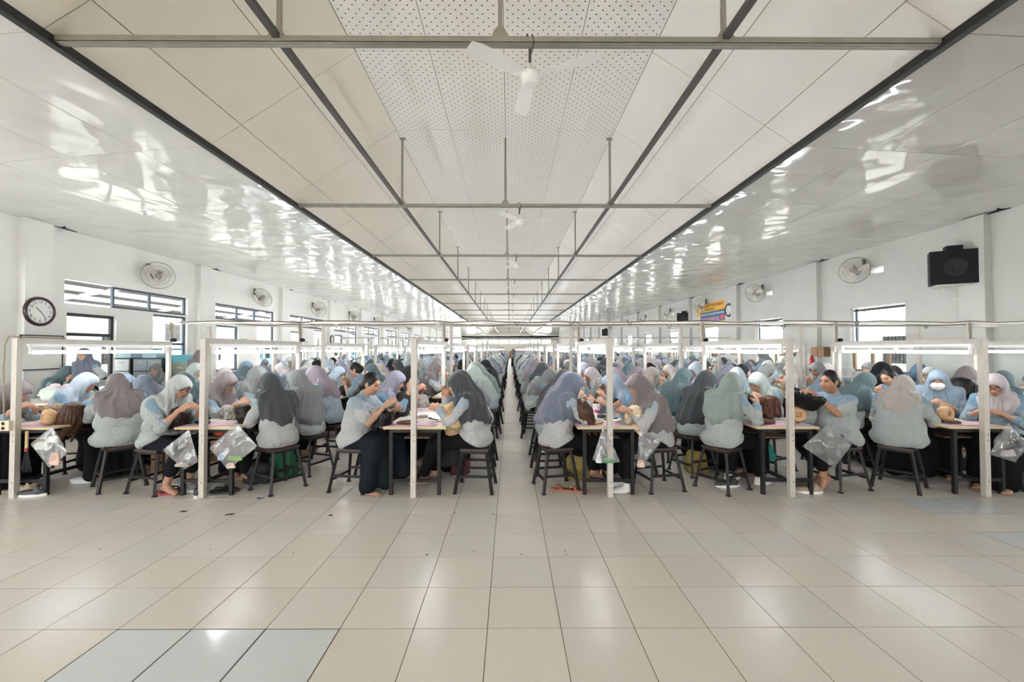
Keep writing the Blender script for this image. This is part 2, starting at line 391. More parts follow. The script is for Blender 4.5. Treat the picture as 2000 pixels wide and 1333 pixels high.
YJ = 5.53; PL = 2.0; g = 0.004
rows = [YJ+PL*k for k in range(-2, 11)]          # rows with single panels (y 1.53 .. 27.5)
def strip(root, x0, z0, x1, z1, m, name='panel', n=1):
    # panels between two long edges, each its own piece; far and rear runs as long sheets
    cx, cz = (x0+x1)/2, (z0+z1)/2; w = math.hypot(x1-x0, z1-z0); a = math.atan2(z1-z0, x1-x0)
    me = MB().box((0, 0, 0.006), (w-2*g, PL-2*g, 0.012)).mesh('panel', m)
    for y in rows:
        o = ob(name, me, root, (cx, y+PL/2, cz), (0, -a, 0))
    far = MB().box((0, 0, 0.006), (w-2*g, YEND-rows[-1]-PL, 0.012)); far.build('panel_run', m, root, (cx, (YEND+rows[-1]+PL)/2, cz), (0, -a, 0))
    rear = MB().box((0, 0, 0.006), (w-2*g, rows[0]-YBACK, 0.012)); rear.build('panel_run', m, root, (cx, (YBACK+rows[0])/2, cz), (0, -a, 0))
def back_sheet(name, pts, label):
    b = MB(); 
    for (x0, z0), (x1, z1) in zip(pts[:-1], pts[1:]): b.quad((x0, YBACK, z0+.014), (x1, YBACK, z1+.014), (x1, YEND, z1+.014), (x0, YEND, z0+.014))
    return tag(b.build(name, m_seam), label, 'ceiling', kind='structure')
c0 = back_sheet('ceiling_center', [(XPL, ZP), (XPR, ZP)], 'flat central ceiling strip of perforated white panels')
pw = (XPR-XPL)/4
for i in range(4): strip(c0, XPL+pw*i, ZP, XPL+pw*(i+1), ZP, m_perf, 'perforated_panel')
def along(p, q, s): return (p[0]+(q[0]-p[0])*s, p[1]+(q[1]-p[1])*s)
for nm, P, Q, W in (('left', (XPL, ZP), (XBL, ZB+.02), (XL, ZWL)), ('right', (XPR, ZP), (XBR, ZB+.02), (XR, ZWR))):
    r = back_sheet('ceiling_slope_%s' % nm, [P, Q], 'matte cream sloping ceiling between perforated strip and %s black beam' % nm)
    for s0, s1 in ((0, .374), (.374, .783), (.783, 1)): 
        a, c = along(P, Q, s0), along(P, Q, s1); strip(r, a[0], a[1], c[0], c[1], m_cream if nm == 'left' else m_cream2, 'cream_panel')
    r = back_sheet('ceiling_side_%s' % nm, [Q, (W[0]+(.2 if W[0] > 0 else -.2), W[1]-.012)], 'glossy white rippled sheet ceiling from %s black beam to the wall' % nm)
    n = 5 if nm == 'left' else 5
    for i in range(n):
        a, c = along(Q, W, i/n), along(Q, W, (i+1)/n); strip(r, a[0], a[1], c[0], c[1], m_gloss if nm == 'left' else m_gloss_shaded, 'glossy_sheet')

# ------------------------------------------------------------------ roof steel
m_steel = mat('galvanised_channel', srgb(150, 146, 134), 0.45, metal=0.35, noise=0.12, nscale=5)
m_dsteel = mat('dark_steel', srgb(74, 71, 66), 0.5, metal=0.3, noise=0.1, nscale=4)
m_bsteel = mat('black_edge_beam', srgb(26, 25, 25), 0.55)
XC = (XBL+XBR)/2
for nm, x in (('left', XBL), ('right', XBR)):
    tag(MB().bb(x-.035, x+.035, YBACK, YEND, ZB-.05, ZB+.03).build('edge_beam_%s' % nm, m_bsteel), 'long black edge beam at the foot of the %s sloping ceiling' % nm, 'beam', kind='structure')
for nm, x in (('left', -1.99), ('right', 1.85)):
    tag(MB().bb(x-.03, x+.03, YBACK, YEND, ZB+.005, ZB+.05).build('runner_bar_%s' % nm, m_dsteel), 'long grey steel runner bar on the tie beams, %s of the perforated strip' % nm, 'bar', kind='structure')
TR = [3.64+4.2*k for k in range(17)]
for k, y in enumerate(TR):
    t = thing('roof_truss', '%s steel tie beam with hangers across the central ceiling, counted from the front' % ORD[k], 'truss', (XC, y, ZB), 0, 'tie beams across the ceiling', 'structure')
    b = MB(); w = (XBR-XBL)/2-.04
    b.bb(-w, w, -.04, .04, -.02, -.016); b.bb(-w, w, -.04, -.036, -.02, .032); b.bb(-w, w, .036, .04, -.02, .032); b.bb(-w, w, -.036, -.022, .028, .032); b.bb(-w, w, .022, .036, .028, .032); b.bb(-w, w, -.008, .008, -.0235, -.02)
    b.build('tie_beam', m_steel, t)
    for x in (-1.99-XC, 0.0, 1.85-XC):
        top = ZP-ZB-.003
        MB().bb(x-.018, x+.018, -.018, .018, .02, top).build('hanger', m_steel, t)
        q = MB(); q.v = [(x-.10, -.043, -.02), (x+.10, -.043, -.02), (x+.03, -.043, .11), (x-.03, -.043, .11), (x-.10, -.047, -.02), (x+.10, -.047, -.02), (x+.03, -.047, .11), (x-.03, -.047, .11)]
        q.f = [(0, 1, 2, 3), (7, 6, 5, 4), (0, 4, 5, 1), (1, 5, 6, 2), (2, 6, 7, 3), (3, 7, 4, 0)]; q.m = [0]*6; q.build('gusset_plate', m_steel, t)
        if x: MB().bb(x-.06, x+.06, -.03, .03, top-.02, top).build('top_plate', m_steel, t)
# ------------------------------------------------------------------ outside, seen through the windows
m_conc = mat('yard_concrete', srgb(205, 203, 196), 0.8, noise=0.08, nscale=0.8)
tag(MB().bb(-60, 60, -30, 110, -0.35, -0.15).build('ground_yard', m_conc), 'pale concrete yard outside the hall', 'ground', kind='structure')
m_ext = mat('annex_wall', srgb(170, 170, 165), 0.8, noise=0.05, nscale=0.7); m_slat = mat('grey_slats', srgb(58, 55, 52), 0.7); m_dark = mat('dark_opening', srgb(60, 66, 66), 0.6)
def transl(name, col):
    m = bpy.data.materials.new(name); m.use_nodes = True; N = m.node_tree.nodes; L = m.node_tree.links; N.remove(N['Principled BSDF'])
    d = N.new('ShaderNodeBsdfDiffuse'); t = N.new('ShaderNodeBsdfTranslucent'); d.inputs[0].default_value = (*col, 1); t.inputs[0].default_value = (*col, 1)
    x = N.new('ShaderNodeMixShader'); x.inputs[0].default_value = 0.6; L.new(d.outputs[0], x.inputs[1]); L.new(t.outputs[0], x.inputs[2]); L.new(x.outputs[0], N['Material Output'].inputs['Surface']); return m
m_poly = transl('translucent_roof_sheet', (0.5, 0.51, 0.5))
for side, s, X in (('left', -1, XL-.16), ('right', 1, XR+.16)):
    # annex building across the yard
    Xa = X+s*7.0
    a = thing('annex_building', 'pale annex building across the yard, seen through the %s windows' % side, 'building', (Xa, 0, -.15))
    MB().bb(0, s*0.25, -2, 70, 0, 3.0).build('wall', m_ext, a)
    for k in range(12):
        y = 6.0+5.2*k
        w = MB().bb(-s*0.02, s*.05, y, y+1.5, 1.1, 2.2).build('window', m_dark, a)
        MB().bb(-s*0.05, -s*.02, y-.06, y+1.56, 1.04, 1.1).build('sill', m_ext, w)
        for q in range(9): MB().bb(-s*.06, -s*.03, y+.05+q*.165, y+.11+q*.165, 1.1, 2.2).build('slat', m_slat, w)
    # canopy roof over the yard: translucent sheets on purlins
    c = thing('yard_canopy', 'translucent canopy roof with grey purlins over the yard, %s side' % side, 'canopy', (X, 0, 0))
    b = MB(); b.quad((s*0.5, -2, 4.3), (s*6.8, -2, 3.2), (s*6.8, 70, 3.2), (s*0.5, 70, 4.3)); b.build('roof_sheet', m_poly, c)
    for k in range(7):
        u = (k+.5)/7; MB().bb(s*(0.5+6.3*u)-.05, s*(0.5+6.3*u)+.05, -2, 70, 4.3-1.1*u-.14, 4.3-1.1*u-.03).build('purlin', m_slat, c)
    for k in range(17):
        y = 1.5+4.15*k; MB().bar((s*0.5, y, 4.12), (s*6.8, y, 3.02), .07, .10).build('rafter', m_ext, c)
        MB().bb(s*6.6-.05, s*6.6+.05, y-.05, y+.05, -.15, 3.0).build('post', m_ext, c)
# ------------------------------------------------------------------ work tables, stools, lamp frames
COLX = [-7.0, -5.07, -3.15, -0.99, 1.03, 2.90, 4.92, 6.95]
ROWN = ['fourth row left of aisle', 'third row left of aisle', 'second row left of aisle', 'first row left of aisle', 'first row right of aisle', 'second row right of aisle', 'third row right of aisle', 'fourth row right of aisle']
U0, UP, TL, TW, TZ = 4.45, 2.8, 1.95, 0.65, 0.707
NU = 24
def has_unit(c, u):
    if c == 0: return u >= 3
    return True
m_ply = mat('ply_edge', srgb(205, 178, 138), 0.6, noise=0.1, nscale=20); m_lam = mat('worn_white_laminate', srgb(222, 216, 205), 0.35, noise=0.05, nscale=5, bump=0.02)
m_leg = mat('grey_black_metal', srgb(34, 33, 33), 0.5, metal=0.0, spec=0.3, noise=0.2, nscale=9)
m_seat = mat('dark_stained_seat', srgb(66, 54, 47), 0.5, noise=0.25, nscale=10, stretch=(1, 8, 1), bump=0.05, bscale=30)
m_pw = mat('white_painted_post', srgb(192, 186, 176), 0.5, noise=0.08, nscale=14, stretch=(3, 3, 1), detail=6); m_pw2 = mat('grey_white_rail', srgb(196, 192, 184), 0.5, noise=0.08, nscale=9, detail=6)
m_tube = mat('fluorescent_tube', (0.94, 0.97, 1.0), 0.3, emit=LAMP); m_bat = mat('lamp_batten', srgb(228, 228, 226), 0.4)
m_pipe = mat('white_conduit', srgb(212, 208, 200), 0.45, noise=0.05, nscale=5); m_cable = mat('dark_cable', srgb(60, 56, 50), 0.6); m_tan = mat('tan_cable', srgb(150, 138, 116), 0.6); m_blk = mat('black_plastic', srgb(12, 12, 13), 0.5, spec=0.25); m_shelf = mat('dark_shelf_board', srgb(96, 78, 58), 0.6, noise=0.15, nscale=10)

def make_table():
    t = ob('work_table', None); h = TW/2
    b = MB(); b.mi = 0; b.bb(-h, h, 0, TL, TZ-.022, TZ-.001); b.mi = 1; b.bb(-h+.001, h-.001, .001, TL-.001, TZ-.001, TZ); b.build('tabletop', [m_ply, m_lam], t)
    for x in (-h+.075, h-.075):
        for y in (.04, TL-.04): MB().bb(x-.018, x+.018, y-.018, y+.018, 0, TZ-.022).build('leg', m_leg, t)
    for y in (.04, TL-.04):
        MB().bb(-h+.093, h-.093, y-.012, y+.012, .13, .165).build('stretcher', m_leg, t)
        MB().bb(-h+.093, h-.093, y-.014, y+.014, TZ-.06, TZ-.022).build('apron', m_leg, t)
    for x in (-h+.075, h-.075): MB().bb(x-.014, x+.014, .058, TL-.058, TZ-.06, TZ-.022).build('apron', m_leg, t)
    MB().bb(-.012, .012, .052, TL-.052, .13, .165).build('stretcher', m_leg, t)
    MB().bb(-.16, .16, .22, TL-.1, .545, .563).build('shelf_board', m_shelf, t)
    return t
def table_label(c, u): return 'white-topped work table on black legs, %s from front, %s' % (ORD[u], ROWN[c])
def stool_mesh_parts():
    s = .15; f = .195; parts = []
    b = MB(); b.bb(-s, s, -s, s, .435, .46); parts.append(('seat', b.mesh('seat', m_seat)))
    b = MB(); b.bb(-s+.012, s-.012, -s+.012, s-.012, .41, .435); parts.append(('seat_frame', b.mesh('seat_frame', m_leg)))
    for sx in (-1, 1):
        for sy in (-1, 1):
            b = MB().bar((sx*(s-.02), sy*(s-.02), .42), (sx*f, sy*f, .012), .026, .026, (sx, sy, 0)); b.bb(sx*f-.019, sx*f+.019, sy*f-.019, sy*f+.019, 0, .014); parts.append(('leg', b.mesh('leg', m_leg)))
    for k, (z, ax) in enumerate(((.135, 0), (.135, 0), (.175, 1), (.175, 1))):
        q = s-.02+(f-s+.02)*(1-z/.42); sgn = (-1, 1)[k % 2]
        b = MB().bb(-q, q, sgn*q-.01, sgn*q+.01, z-.012, z+.012) if ax == 0 else MB().bb(sgn*q-.01, sgn*q+.01, -q, q, z-.012, z+.012)
        parts.append(('stretcher', b.mesh('stretcher', m_leg)))
    return parts
SP = stool_mesh_parts()
def join_meshes(name, lst):
    v = []; f = []; mi = []; mats = []
    for me in lst:
        n = len(v); v += [tuple(p.co) for p in me.vertices]
        mm = [mats.index(m) if m in mats else (mats.append(m) or len(mats)-1) for m in me.materials]
        for p in me.polygons: f.append(tuple(n+i for i in p.vertices)); mi.append(mm[p.material_index])
    out = bpy.data.meshes.new(name); out.from_pydata(v, [], f)
    for m in mats: out.materials.append(m)
    out.polygons.foreach_set('material_index', mi); out.update(); return out
STOOL1 = join_meshes('stool', [m for _, m in SP])
def stool(x, y, rz, label, detail):
    if detail:
        t = thing('stool', label, 'stool', (x, y, 0), rz, 'square wooden work stools')
        for n, me in SP: ob(n, me, t)
    else:
        t = ob('stool', STOOL1, None, (x, y, 0), (0, 0, rz)); tag(t, label, 'stool', 'square wooden work stools')
    return t
tb = None
for c in range(8):
    for u in range(NU):
        if not has_unit(c, u) or u > 5: continue
        loc = (COLX[c], U0+UP*u, 0)
        if tb is None:
            tb = make_table(); tag(tb, table_label(c, u), 'table', 'white-topped work tables'); tb.location = loc
        else: copy_tree(tb, table_label(c, u), loc, 0)
fb = MB()
for c in range(8):
    for u in range(6, NU):
        x, y = COLX[c], U0+UP*u
        fb.mi = 1; fb.bb(x-TW/2, x+TW/2, y, y+TL, TZ-.022, TZ); fb.mi = 0
        for sx in (-.25, .25):
            for yy in (.04, TL-.04): fb.bb(x+sx-.018, x+sx+.018, y+yy-.018, y+yy+.018, 0, TZ-.022)
o = fb.build('distant_work_tables', [m_leg, m_lam]); tag(o, 'distant rows of work tables dwindling towards the far wall', 'tables', kind='stuff')

def frame_meshes():
    P = {}
    P['post'] = MB().bb(-.027, .027, -.027, .027, 0, 1.63)
    P['tall_post'] = MB().bb(-.024, .024, -.024, .024, 0, 1.90)
    P['back_post'] = MB().bb(-.024, .024, -.024, .024, TZ, 1.56)
    P['rail'] = MB().bb(-.03, .03, .027, TL+.03, 1.575, 1.63)
    b = MB(); b.bb(-.018, .018, .10, TL-.08, 1.545, 1.575)
    P['batten'] = b
    ms = {'post': m_pw, 'tall_post': m_pw, 'back_post': m_pw, 'rail': m_pw2, 'batten': m_bat}
    out = {k: v.mesh(k, ms[k]) for k, v in P.items()}
    for nm, y0, y1 in (('tube_a', .13, .98), ('tube_b', 1.02, TL-.10)):
        out[nm] = MB().tube([(0, y0, 1.485), (0, y1, 1.485)], .017, 8).mesh('tube', m_tube)
        q = MB(); q.bb(-.012, .012, y0-.02, y0, 1.465, 1.545); q.bb(-.012, .012, y1, y1+.02, 1.465, 1.545); out[nm+'_h'] = q.mesh('lamp_holder', m_bat)
    bolt = MB()
    for z in (.635, .575, .155): bolt.tube([(.006, -.029, z), (.006, -.026, z)], .0055, 6)
    out['bolt'] = bolt.mesh('bolt', m_blk)
    return out
FM = frame_meshes()
FJ = join_meshes('lamp_frame', [FM[k] for k in ('tall_post', 'back_post', 'rail', 'batten', 'tube_a', 'tube_b')])
for c in range(8):
    for u in range(NU):
        if not has_unit(c, u): continue
        lab = 'white post-and-rail lamp frame over %s table from front, %s' % (ORD[u], ROWN[c]); loc = (COLX[c], U0+UP*u-.03, 0)
        if u <= 3:
            t = thing('lamp_frame', lab, 'lamp frame', loc, 0, 'fluorescent lamp frames over the tables')
            ob('post', FM['post' if u != 1 else 'tall_post'], t); ob('post', FM['back_post'], t, (0, TL, 0)); ob('rail', FM['rail'], t); ob('batten', FM['batten'], t)
            for k in ('tube_a', 'tube_b'):
                q = ob('tube', FM[k], t); ob('lamp_holder', FM[k+'_h'], q)
            if u == 0: ob('bolt', FM['bolt'], t)
        else:
            o = ob('lamp_frame', FJ, None, loc); tag(o, lab, 'lamp frame', 'fluorescent lamp frames over the tables')
# cross conduits above the frames
def conduit(y, z, x0, x1, label, r=.021, cable=True, seed=0):
    t = thing('conduit_pipe', label, 'conduit', (0, y, z)); g_ = random.Random(seed)
    pts = [(x0, 0, 0), (x1, 0, 0)]
    MB().tube(pts, r, 8).build('pipe', m_pipe, t)
    if cable:
        p = []; x = x0+.05
        while x < x1-.05:
            p.append((x, -r-.006, r*g_.uniform(-.2, 1.5))); x += g_.uniform(.25, .6)
        MB().tube(p, .006, 5).build('cable', m_cable, t)
        for k in range(4):
            x = g_.uniform(x0+.3, x1-.3); MB().tube([(x, -.03, .02), (x+.01, -.035, -.02), (x+.03, -.03, -.05), (x+.05, -.032, -.02), (x+.07, -.03, .015)], .005, 5).build('cable_tie', m_cable, t)
    return t
conduit(6.43, 1.92, -4.98, 8.3, 'nearest white conduit pipe crossing the hall above the lamp frames', seed=1)
conduit(7.22, 1.915, -4.66, 8.3, 'second white conduit pipe from the front crossing above the lamp frames', seed=2)
conduit(15.62, 1.93, -6.2, 8.3, 'third white conduit pipe from the front crossing the hall', seed=3)
conduit(29.6, 1.95, -7.5, 8.3, 'fourth white conduit pipe from the front crossing the hall', cable=False)
conduit(46.4, 1.97, -7.5, 8.3, 'farthest white conduit pipe crossing the hall', cable=False)
# risers with cable bundle and black socket at the back of every front frame
for c in range(1, 8):
    x = COLX[c]; yy = 6.43
    if c == 7: yy = 6.43
    t = thing('cable_riser', 'tan cable riser with black socket, front lamp frame, %s' % ROWN[c], 'cable riser', (x, yy, 0), 0, 'cable risers on the first conduit')
    MB().bb(-.02, .02, -.012, .018, 1.63, 1.90).build('riser_board', m_pw2, t)
    MB().tube([(-.012, -.022, 1.93), (-.006, -.024, 1.8), (.004, -.022, 1.7), (.0, -.022, 1.60)], .007, 6).build('cable', m_tan, t)
    MB().tube([(.012, -.022, 1.92), (.010, -.025, 1.82), (.014, -.022, 1.72), (.010, -.022, 1.62)], .006, 6).build('cable', m_tan, t)
    MB().lathe([(.0, -.05), (.026, -.045), (.03, 0), (.026, .02), (0, .024)], 10, (.045, -.04, 1.655), Matrix.Rotation(R(90), 3, 'X')).build('socket', m_blk, t)
for c, u, yy in [(c, 5, 15.62) for c in range(1, 8)] + [(c, 10, 29.6) for c in range(1, 7)]:
    t = MB().bb(-.022, .022, -.02, .02, 1.6, yy*0+1.93).build('riser_post', m_pw2, None, (COLX[c], yy, 0)); tag(t, 'short white riser post under %s conduit, %s' % ('third' if u == 5 else 'fourth', ROWN[c]), 'post', 'riser posts')
# ------------------------------------------------------------------ people: smooth signed-distance bodies and clothes, polygonised with surface nets
A = lambda *v: np.array(v, dtype=np.float32)
def nrm(v): v = np.asarray(v, dtype=np.float32); return v/max(1e-9, float(np.linalg.norm(v)))
def rc(a, b, r1, r2, k=0.03):
    a = np.asarray(a, np.float32); b = np.asarray(b, np.float32); ba = b-a; L2 = float(ba@ba)+1e-9
    def fn(x, y, z):
        px, py, pz = x-a[0], y-a[1], z-a[2]
        t = np.clip((px*ba[0]+py*ba[1]+pz*ba[2])/L2, 0, 1)
        return np.sqrt((px-t*ba[0])**2+(py-t*ba[1])**2+(pz-t*ba[2])**2)-(r1+(r2-r1)*t)
    r = max(r1, r2); return (fn, np.minimum(a, b)-r, np.maximum(a, b)+r, k)
def el(c, r, ax=None, k=0.03):
    c = np.asarray(c, np.float32); ax = np.eye(3, dtype=np.float32) if ax is None else np.asarray(ax, np.float32)
    def fn(x, y, z):
        p = (x-c[0], y-c[1], z-c[2]); k0 = 0; k1 = 0
        for i in range(3):
            q = (p[0]*ax[i][0]+p[1]*ax[i][1]+p[2]*ax[i][2])/r[i]; k0 = k0+q*q; k1 = k1+(q/r[i])**2
        k0 = np.sqrt(k0); k1 = np.sqrt(k1)+1e-9; return k0*(k0-1)/k1
    e = np.sqrt(sum((ax[i]*r[i])**2 for i in range(3))); return (fn, c-e, c+e, k)
def smin(a, b, k):
    if k <= 0: return np.minimum(a, b)
    h = np.maximum(k-np.abs(a-b), 0)/k; return np.minimum(a, b)-h*h*k*0.25
class Field:
    def __init__(s, lo, hi, h):
        s.lo = np.asarray(lo, np.float32); s.h = h; n = (np.ceil((np.asarray(hi)-s.lo)/h)).astype(int)+2
        s.ax = [s.lo[i]+h*np.arange(n[i], dtype=np.float32) for i in range(3)]; s.D = np.full(n, 0.5, np.float32)
    def xyz(s): return s.ax[0][:, None, None], s.ax[1][None, :, None], s.ax[2][None, None, :]
    def add(s, prims):
        for fn, lo, hi, k in prims:
            m = 0.045+k; sl = []
            for i in range(3):
                a = int(np.searchsorted(s.ax[i], lo[i]-m)); b = int(np.searchsorted(s.ax[i], hi[i]+m)); sl.append(slice(a, b))
            if any(q.stop <= q.start for q in sl): continue
            d = fn(s.ax[0][sl[0]][:, None, None], s.ax[1][sl[1]][None, :, None], s.ax[2][sl[2]][None, None, :])
            s.D[tuple(sl)] = smin(s.D[tuple(sl)], d, k)
        return s
def bounds(prims, m=0.03):
    return np.min([p[1] for p in prims], 0)-m, np.max([p[2] for p in prims], 0)+m
CORN = [(0,0,0),(1,0,0),(0,1,0),(1,1,0),(0,0,1),(1,0,1),(0,1,1),(1,1,1)]
EDG = [(0,1),(2,3),(4,5),(6,7),(0,2),(1,3),(4,6),(5,7),(0,4),(1,5),(2,6),(3,7)]
def polygonise(F):
    D = F.D.copy(); D[0] = D[-1] = 0.5; D[:, 0] = D[:, -1] = 0.5; D[:, :, 0] = D[:, :, -1] = 0.5
    S = D < 0; n = np.array(D.shape)-1
    cnt = sum(S[c[0]:c[0]+n[0], c[1]:c[1]+n[1], c[2]:c[2]+n[2]].astype(np.int8) for c in CORN)
    I, J, K = np.nonzero((cnt > 0) & (cnt < 8))
    idx = np.full(n, -1, np.int32); idx[I, J, K] = np.arange(len(I))
    d = [D[I+c[0], J+c[1], K+c[2]] for c in CORN]; P = np.zeros((len(I), 3), np.float32); W = np.zeros(len(I), np.float32)
    for a, b in EDG:
        m = (d[a] < 0) != (d[b] < 0); t = np.where(m, d[a]/np.where(m, d[a]-d[b], 1), 0); ca, cb = np.array(CORN[a]), np.array(CORN[b])
        for q in range(3): P[:, q] += np.where(m, ca[q]+t*(cb[q]-ca[q]), 0)
        W += m
    P = P/W[:, None]+np.stack([I, J, K], 1); V = F.lo+P*F.h
    quads = []
    for ax in range(3):
        o = [0, 0, 0]; o[ax] = 1; a = S[:-1 if ax == 0 else None, :-1 if ax == 1 else None, :-1 if ax == 2 else None]; b = S[o[0]:, o[1]:, o[2]:]
        i, j, k = np.nonzero(a != b); ok = np.ones(len(i), bool); u, v = [q for q in range(3) if q != ax]; ijk = np.stack([i, j, k], 1)
        ok &= (ijk[:, u] > 0) & (ijk[:, v] > 0) & (ijk[:, u] < n[u]) & (ijk[:, v] < n[v]) & (ijk[:, ax] < n[ax]); ijk = ijk[ok]; inside = a[ijk[:, 0], ijk[:, 1], ijk[:, 2]]
        def cell(du, dv):
            q = ijk.copy(); q[:, u] -= du; q[:, v] -= dv; return idx[q[:, 0], q[:, 1], q[:, 2]]
        Q = np.stack([cell(1, 1), cell(0, 1), cell(0, 0), cell(1, 0)], 1); flip = inside if ax != 1 else ~inside
        Q[~flip] = Q[~flip][:, ::-1]; quads.append(Q)
    Q = np.concatenate(quads); Q = Q[(Q >= 0).all(1)]
    return V, Q
def mk_mesh(name, VQ, mats, attr=None):
    V, Q = VQ; me = bpy.data.meshes.new(name); me.vertices.add(len(V)); me.vertices.foreach_set('co', V.astype(np.float32).ravel())
    me.loops.add(Q.size); me.loops.foreach_set('vertex_index', Q.astype(np.int32).ravel()); me.polygons.add(len(Q))
    me.polygons.foreach_set('loop_start', np.arange(0, Q.size, 4, dtype=np.int32)); me.polygons.foreach_set('use_smooth', np.ones(len(Q), bool))
    for m in (mats if isinstance(mats, (list, tuple)) else [mats]): me.materials.append(m)
    if attr is not None:
        nm, arr = attr
        if arr.ndim == 2:
            a = me.color_attributes.new(nm, 'FLOAT_COLOR', 'POINT'); a.data.foreach_set('color', np.concatenate([arr, np.ones((len(arr), 1))], 1).astype(np.float32).ravel())
        else:
            a = me.attributes.new(nm, 'FLOAT', 'POINT'); a.data.foreach_set('value', arr.astype(np.float32))
    me.update(calc_edges=True); me.validate(); return me
def merge(parts):
    V = []; Q = []; n = 0
    for v, q in parts: V.append(v); Q.append(q+n); n += len(v)
    return np.concatenate(V), np.concatenate(Q)
def ik(S, T, l1, l2, pole):
    d = T-S; L = min(float(np.linalg.norm(d)), (l1+l2)*0.995); d = nrm(d); T = S+d*L
    a = (l1*l1-l2*l2+L*L)/(2*L); h = math.sqrt(max(l1*l1-a*a, 0)); p = np.asarray(pole, np.float32); p = nrm(p-d*float(p@d)); return S+d*a+p*h, T

TONES = [(srgb(178, 138, 116)), (srgb(164, 122, 98)), (srgb(190, 152, 132)), (srgb(152, 112, 90))]
m_skins = [mat('skin_%d' % i, c, 0.5, spec=0.35, attr='Col', noise=0.04, nscale=30) for i, c in enumerate(TONES)]
def shirt_mat(name, c1, c2):
    m = mat(name, c1, 0.8, attr='yoke', col2=c2, sheen=0.1, spec=0.25); nt = m.node_tree; N = nt.nodes; L = nt.links
    tc = N.new('ShaderNodeTexCoord'); w = N.new('ShaderNodeTexWave'); w.bands_direction = 'X'; w.inputs['Scale'].default_value = 48; w.inputs['Distortion'].default_value = 0.8; w.inputs['Detail'].default_value = 1.0
    L.new(tc.outputs['Object'], w.inputs['Vector']); hs = N.new('ShaderNodeHueSaturation'); mr = N.new('ShaderNodeMapRange'); mr.inputs['To Min'].default_value = 0.965; mr.inputs['To Max'].default_value = 1.02
    L.new(w.outputs['Fac'], mr.inputs['Value']); L.new(mr.outputs['Result'], hs.inputs['Value']); b = N['Principled BSDF']; src = b.inputs['Base Color'].links[0].from_socket; L.new(src, hs.inputs['Color']); L.new(hs.outputs['Color'], b.inputs['Base Color'])
    n = N.new('ShaderNodeTexNoise'); n.inputs['Scale'].default_value = 13; n.inputs['Detail'].default_value = 2; n.inputs['Distortion'].default_value = 1.2; L.new(tc.outputs['Object'], n.inputs['Vector'])
    bp = N.new('ShaderNodeBump'); bp.inputs['Strength'].default_value = 0.8; bp.inputs['Distance'].default_value = 0.035; L.new(n.outputs['Fac'], bp.inputs['Height']); L.new(bp.outputs['Normal'], b.inputs['Normal'])
    return m
m_shirts = [shirt_mat('shirt_pale', srgb(160, 166, 164), srgb(126, 148, 164)), shirt_mat('shirt_white', srgb(168, 168, 167), srgb(146, 160, 170)), shirt_mat('shirt_blue', srgb(146, 161, 170), srgb(114, 144, 168)), shirt_mat('shirt_grey', srgb(152, 158, 155), srgb(132, 146, 154))]
HIJ = {'grey': (128, 130, 132), 'taupe': (124, 115, 113), 'charcoal': (72, 75, 79), 'teal': (88, 112, 118), 'blue': (92, 122, 152), 'lavender': (138, 138, 158), 'pale grey': (172, 177, 175), 'light blue': (160, 178, 192), 'pinkish': (190, 180, 182), 'black': (40, 41, 45), 'sage': (134, 148, 142), 'slate blue': (104, 114, 132), 'mauve': (142, 130, 140), 'beige': (172, 165, 156), 'steel blue': (126, 146, 164), 'mint': (168, 184, 176)}
HIJ = {k: tuple(int(.75*c+.25*(sum(v)/3)-6) for c in v) for k, v in HIJ.items()}
m_hij = {k: mat('hijab_'+k.replace(' ', '_'), srgb(*v), 0.85, spec=0.2, sheen=0.15, noise=0.05, nscale=12, bump=0.22, bscale=14, bdist=0.02, stretch=(2.2, 2.2, 0.35), detail=2) for k, v in HIJ.items()}
m_bottoms = [mat('black_skirt', srgb(13, 13, 15), 0.85, spec=0.2, bump=0.35, bscale=9, bdist=0.02, detail=2), mat('dark_teal_skirt', srgb(18, 26, 31), 0.85, spec=0.2, bump=0.35, bscale=9, bdist=0.02, detail=2), mat('navy_trousers', srgb(16, 17, 24), 0.85, spec=0.2), mat('brown_trousers', srgb(34, 28, 25), 0.85, spec=0.2)]
m_hair = mat('black_hair', srgb(16, 14, 13), 0.45, spec=0.35, bump=0.5, bscale=30, bdist=0.01, stretch=(1, 1, 0.15))
m_frame = mat('spectacle_frame', srgb(24, 23, 25), 0.3); m_mask = mat('white_mask', srgb(228, 228, 226), 0.8); m_sneaker = mat('white_sneaker', srgb(226, 226, 222), 0.5)

def hand(W, fd, pn, side, curl=(0.55, 0.75), q=1.0):
    d = nrm(fd); n = nrm(pn-d*float(np.asarray(pn, np.float32)@d)); s = np.cross(d, n)*side; pr = []
    pr.append(el(W+d*.048, (.040, .052, .017), (s, d, n), .012)); pr.append(rc(W-d*.03, W+d*.03, .024, .027, .02))
    for i, (o, L) in enumerate(((.030, .9), (.010, 1.0), (-.010, .95), (-.029, .78))):
        p = W+d*(.088-.004*abs(i-1))+s*o; a = 0.0; base = d
        for j, (l, r) in enumerate(((.040, .0098), (.027, .0090), (.021, .0080))):
            a += curl[0] if j == 0 else curl[1]*(0.9 if i == 0 else 1.0)
            e = p+(d*math.cos(a)+n*math.sin(a)+s*o*(1.2 if j == 0 else -.6))*l*L; pr.append(rc(p, e, r, r*.93, .006)); p = e
    p = W+d*.028+s*.030+n*.004; e1 = p+nrm(s*.55+d*.7+n*.45)*.040; e2 = e1+nrm(d*.75+n*.65-s*.1)*.030; pr += [rc(p, e1, .0135, .011, .012), rc(e1, e2, .0105, .0088, .006)]
    return pr
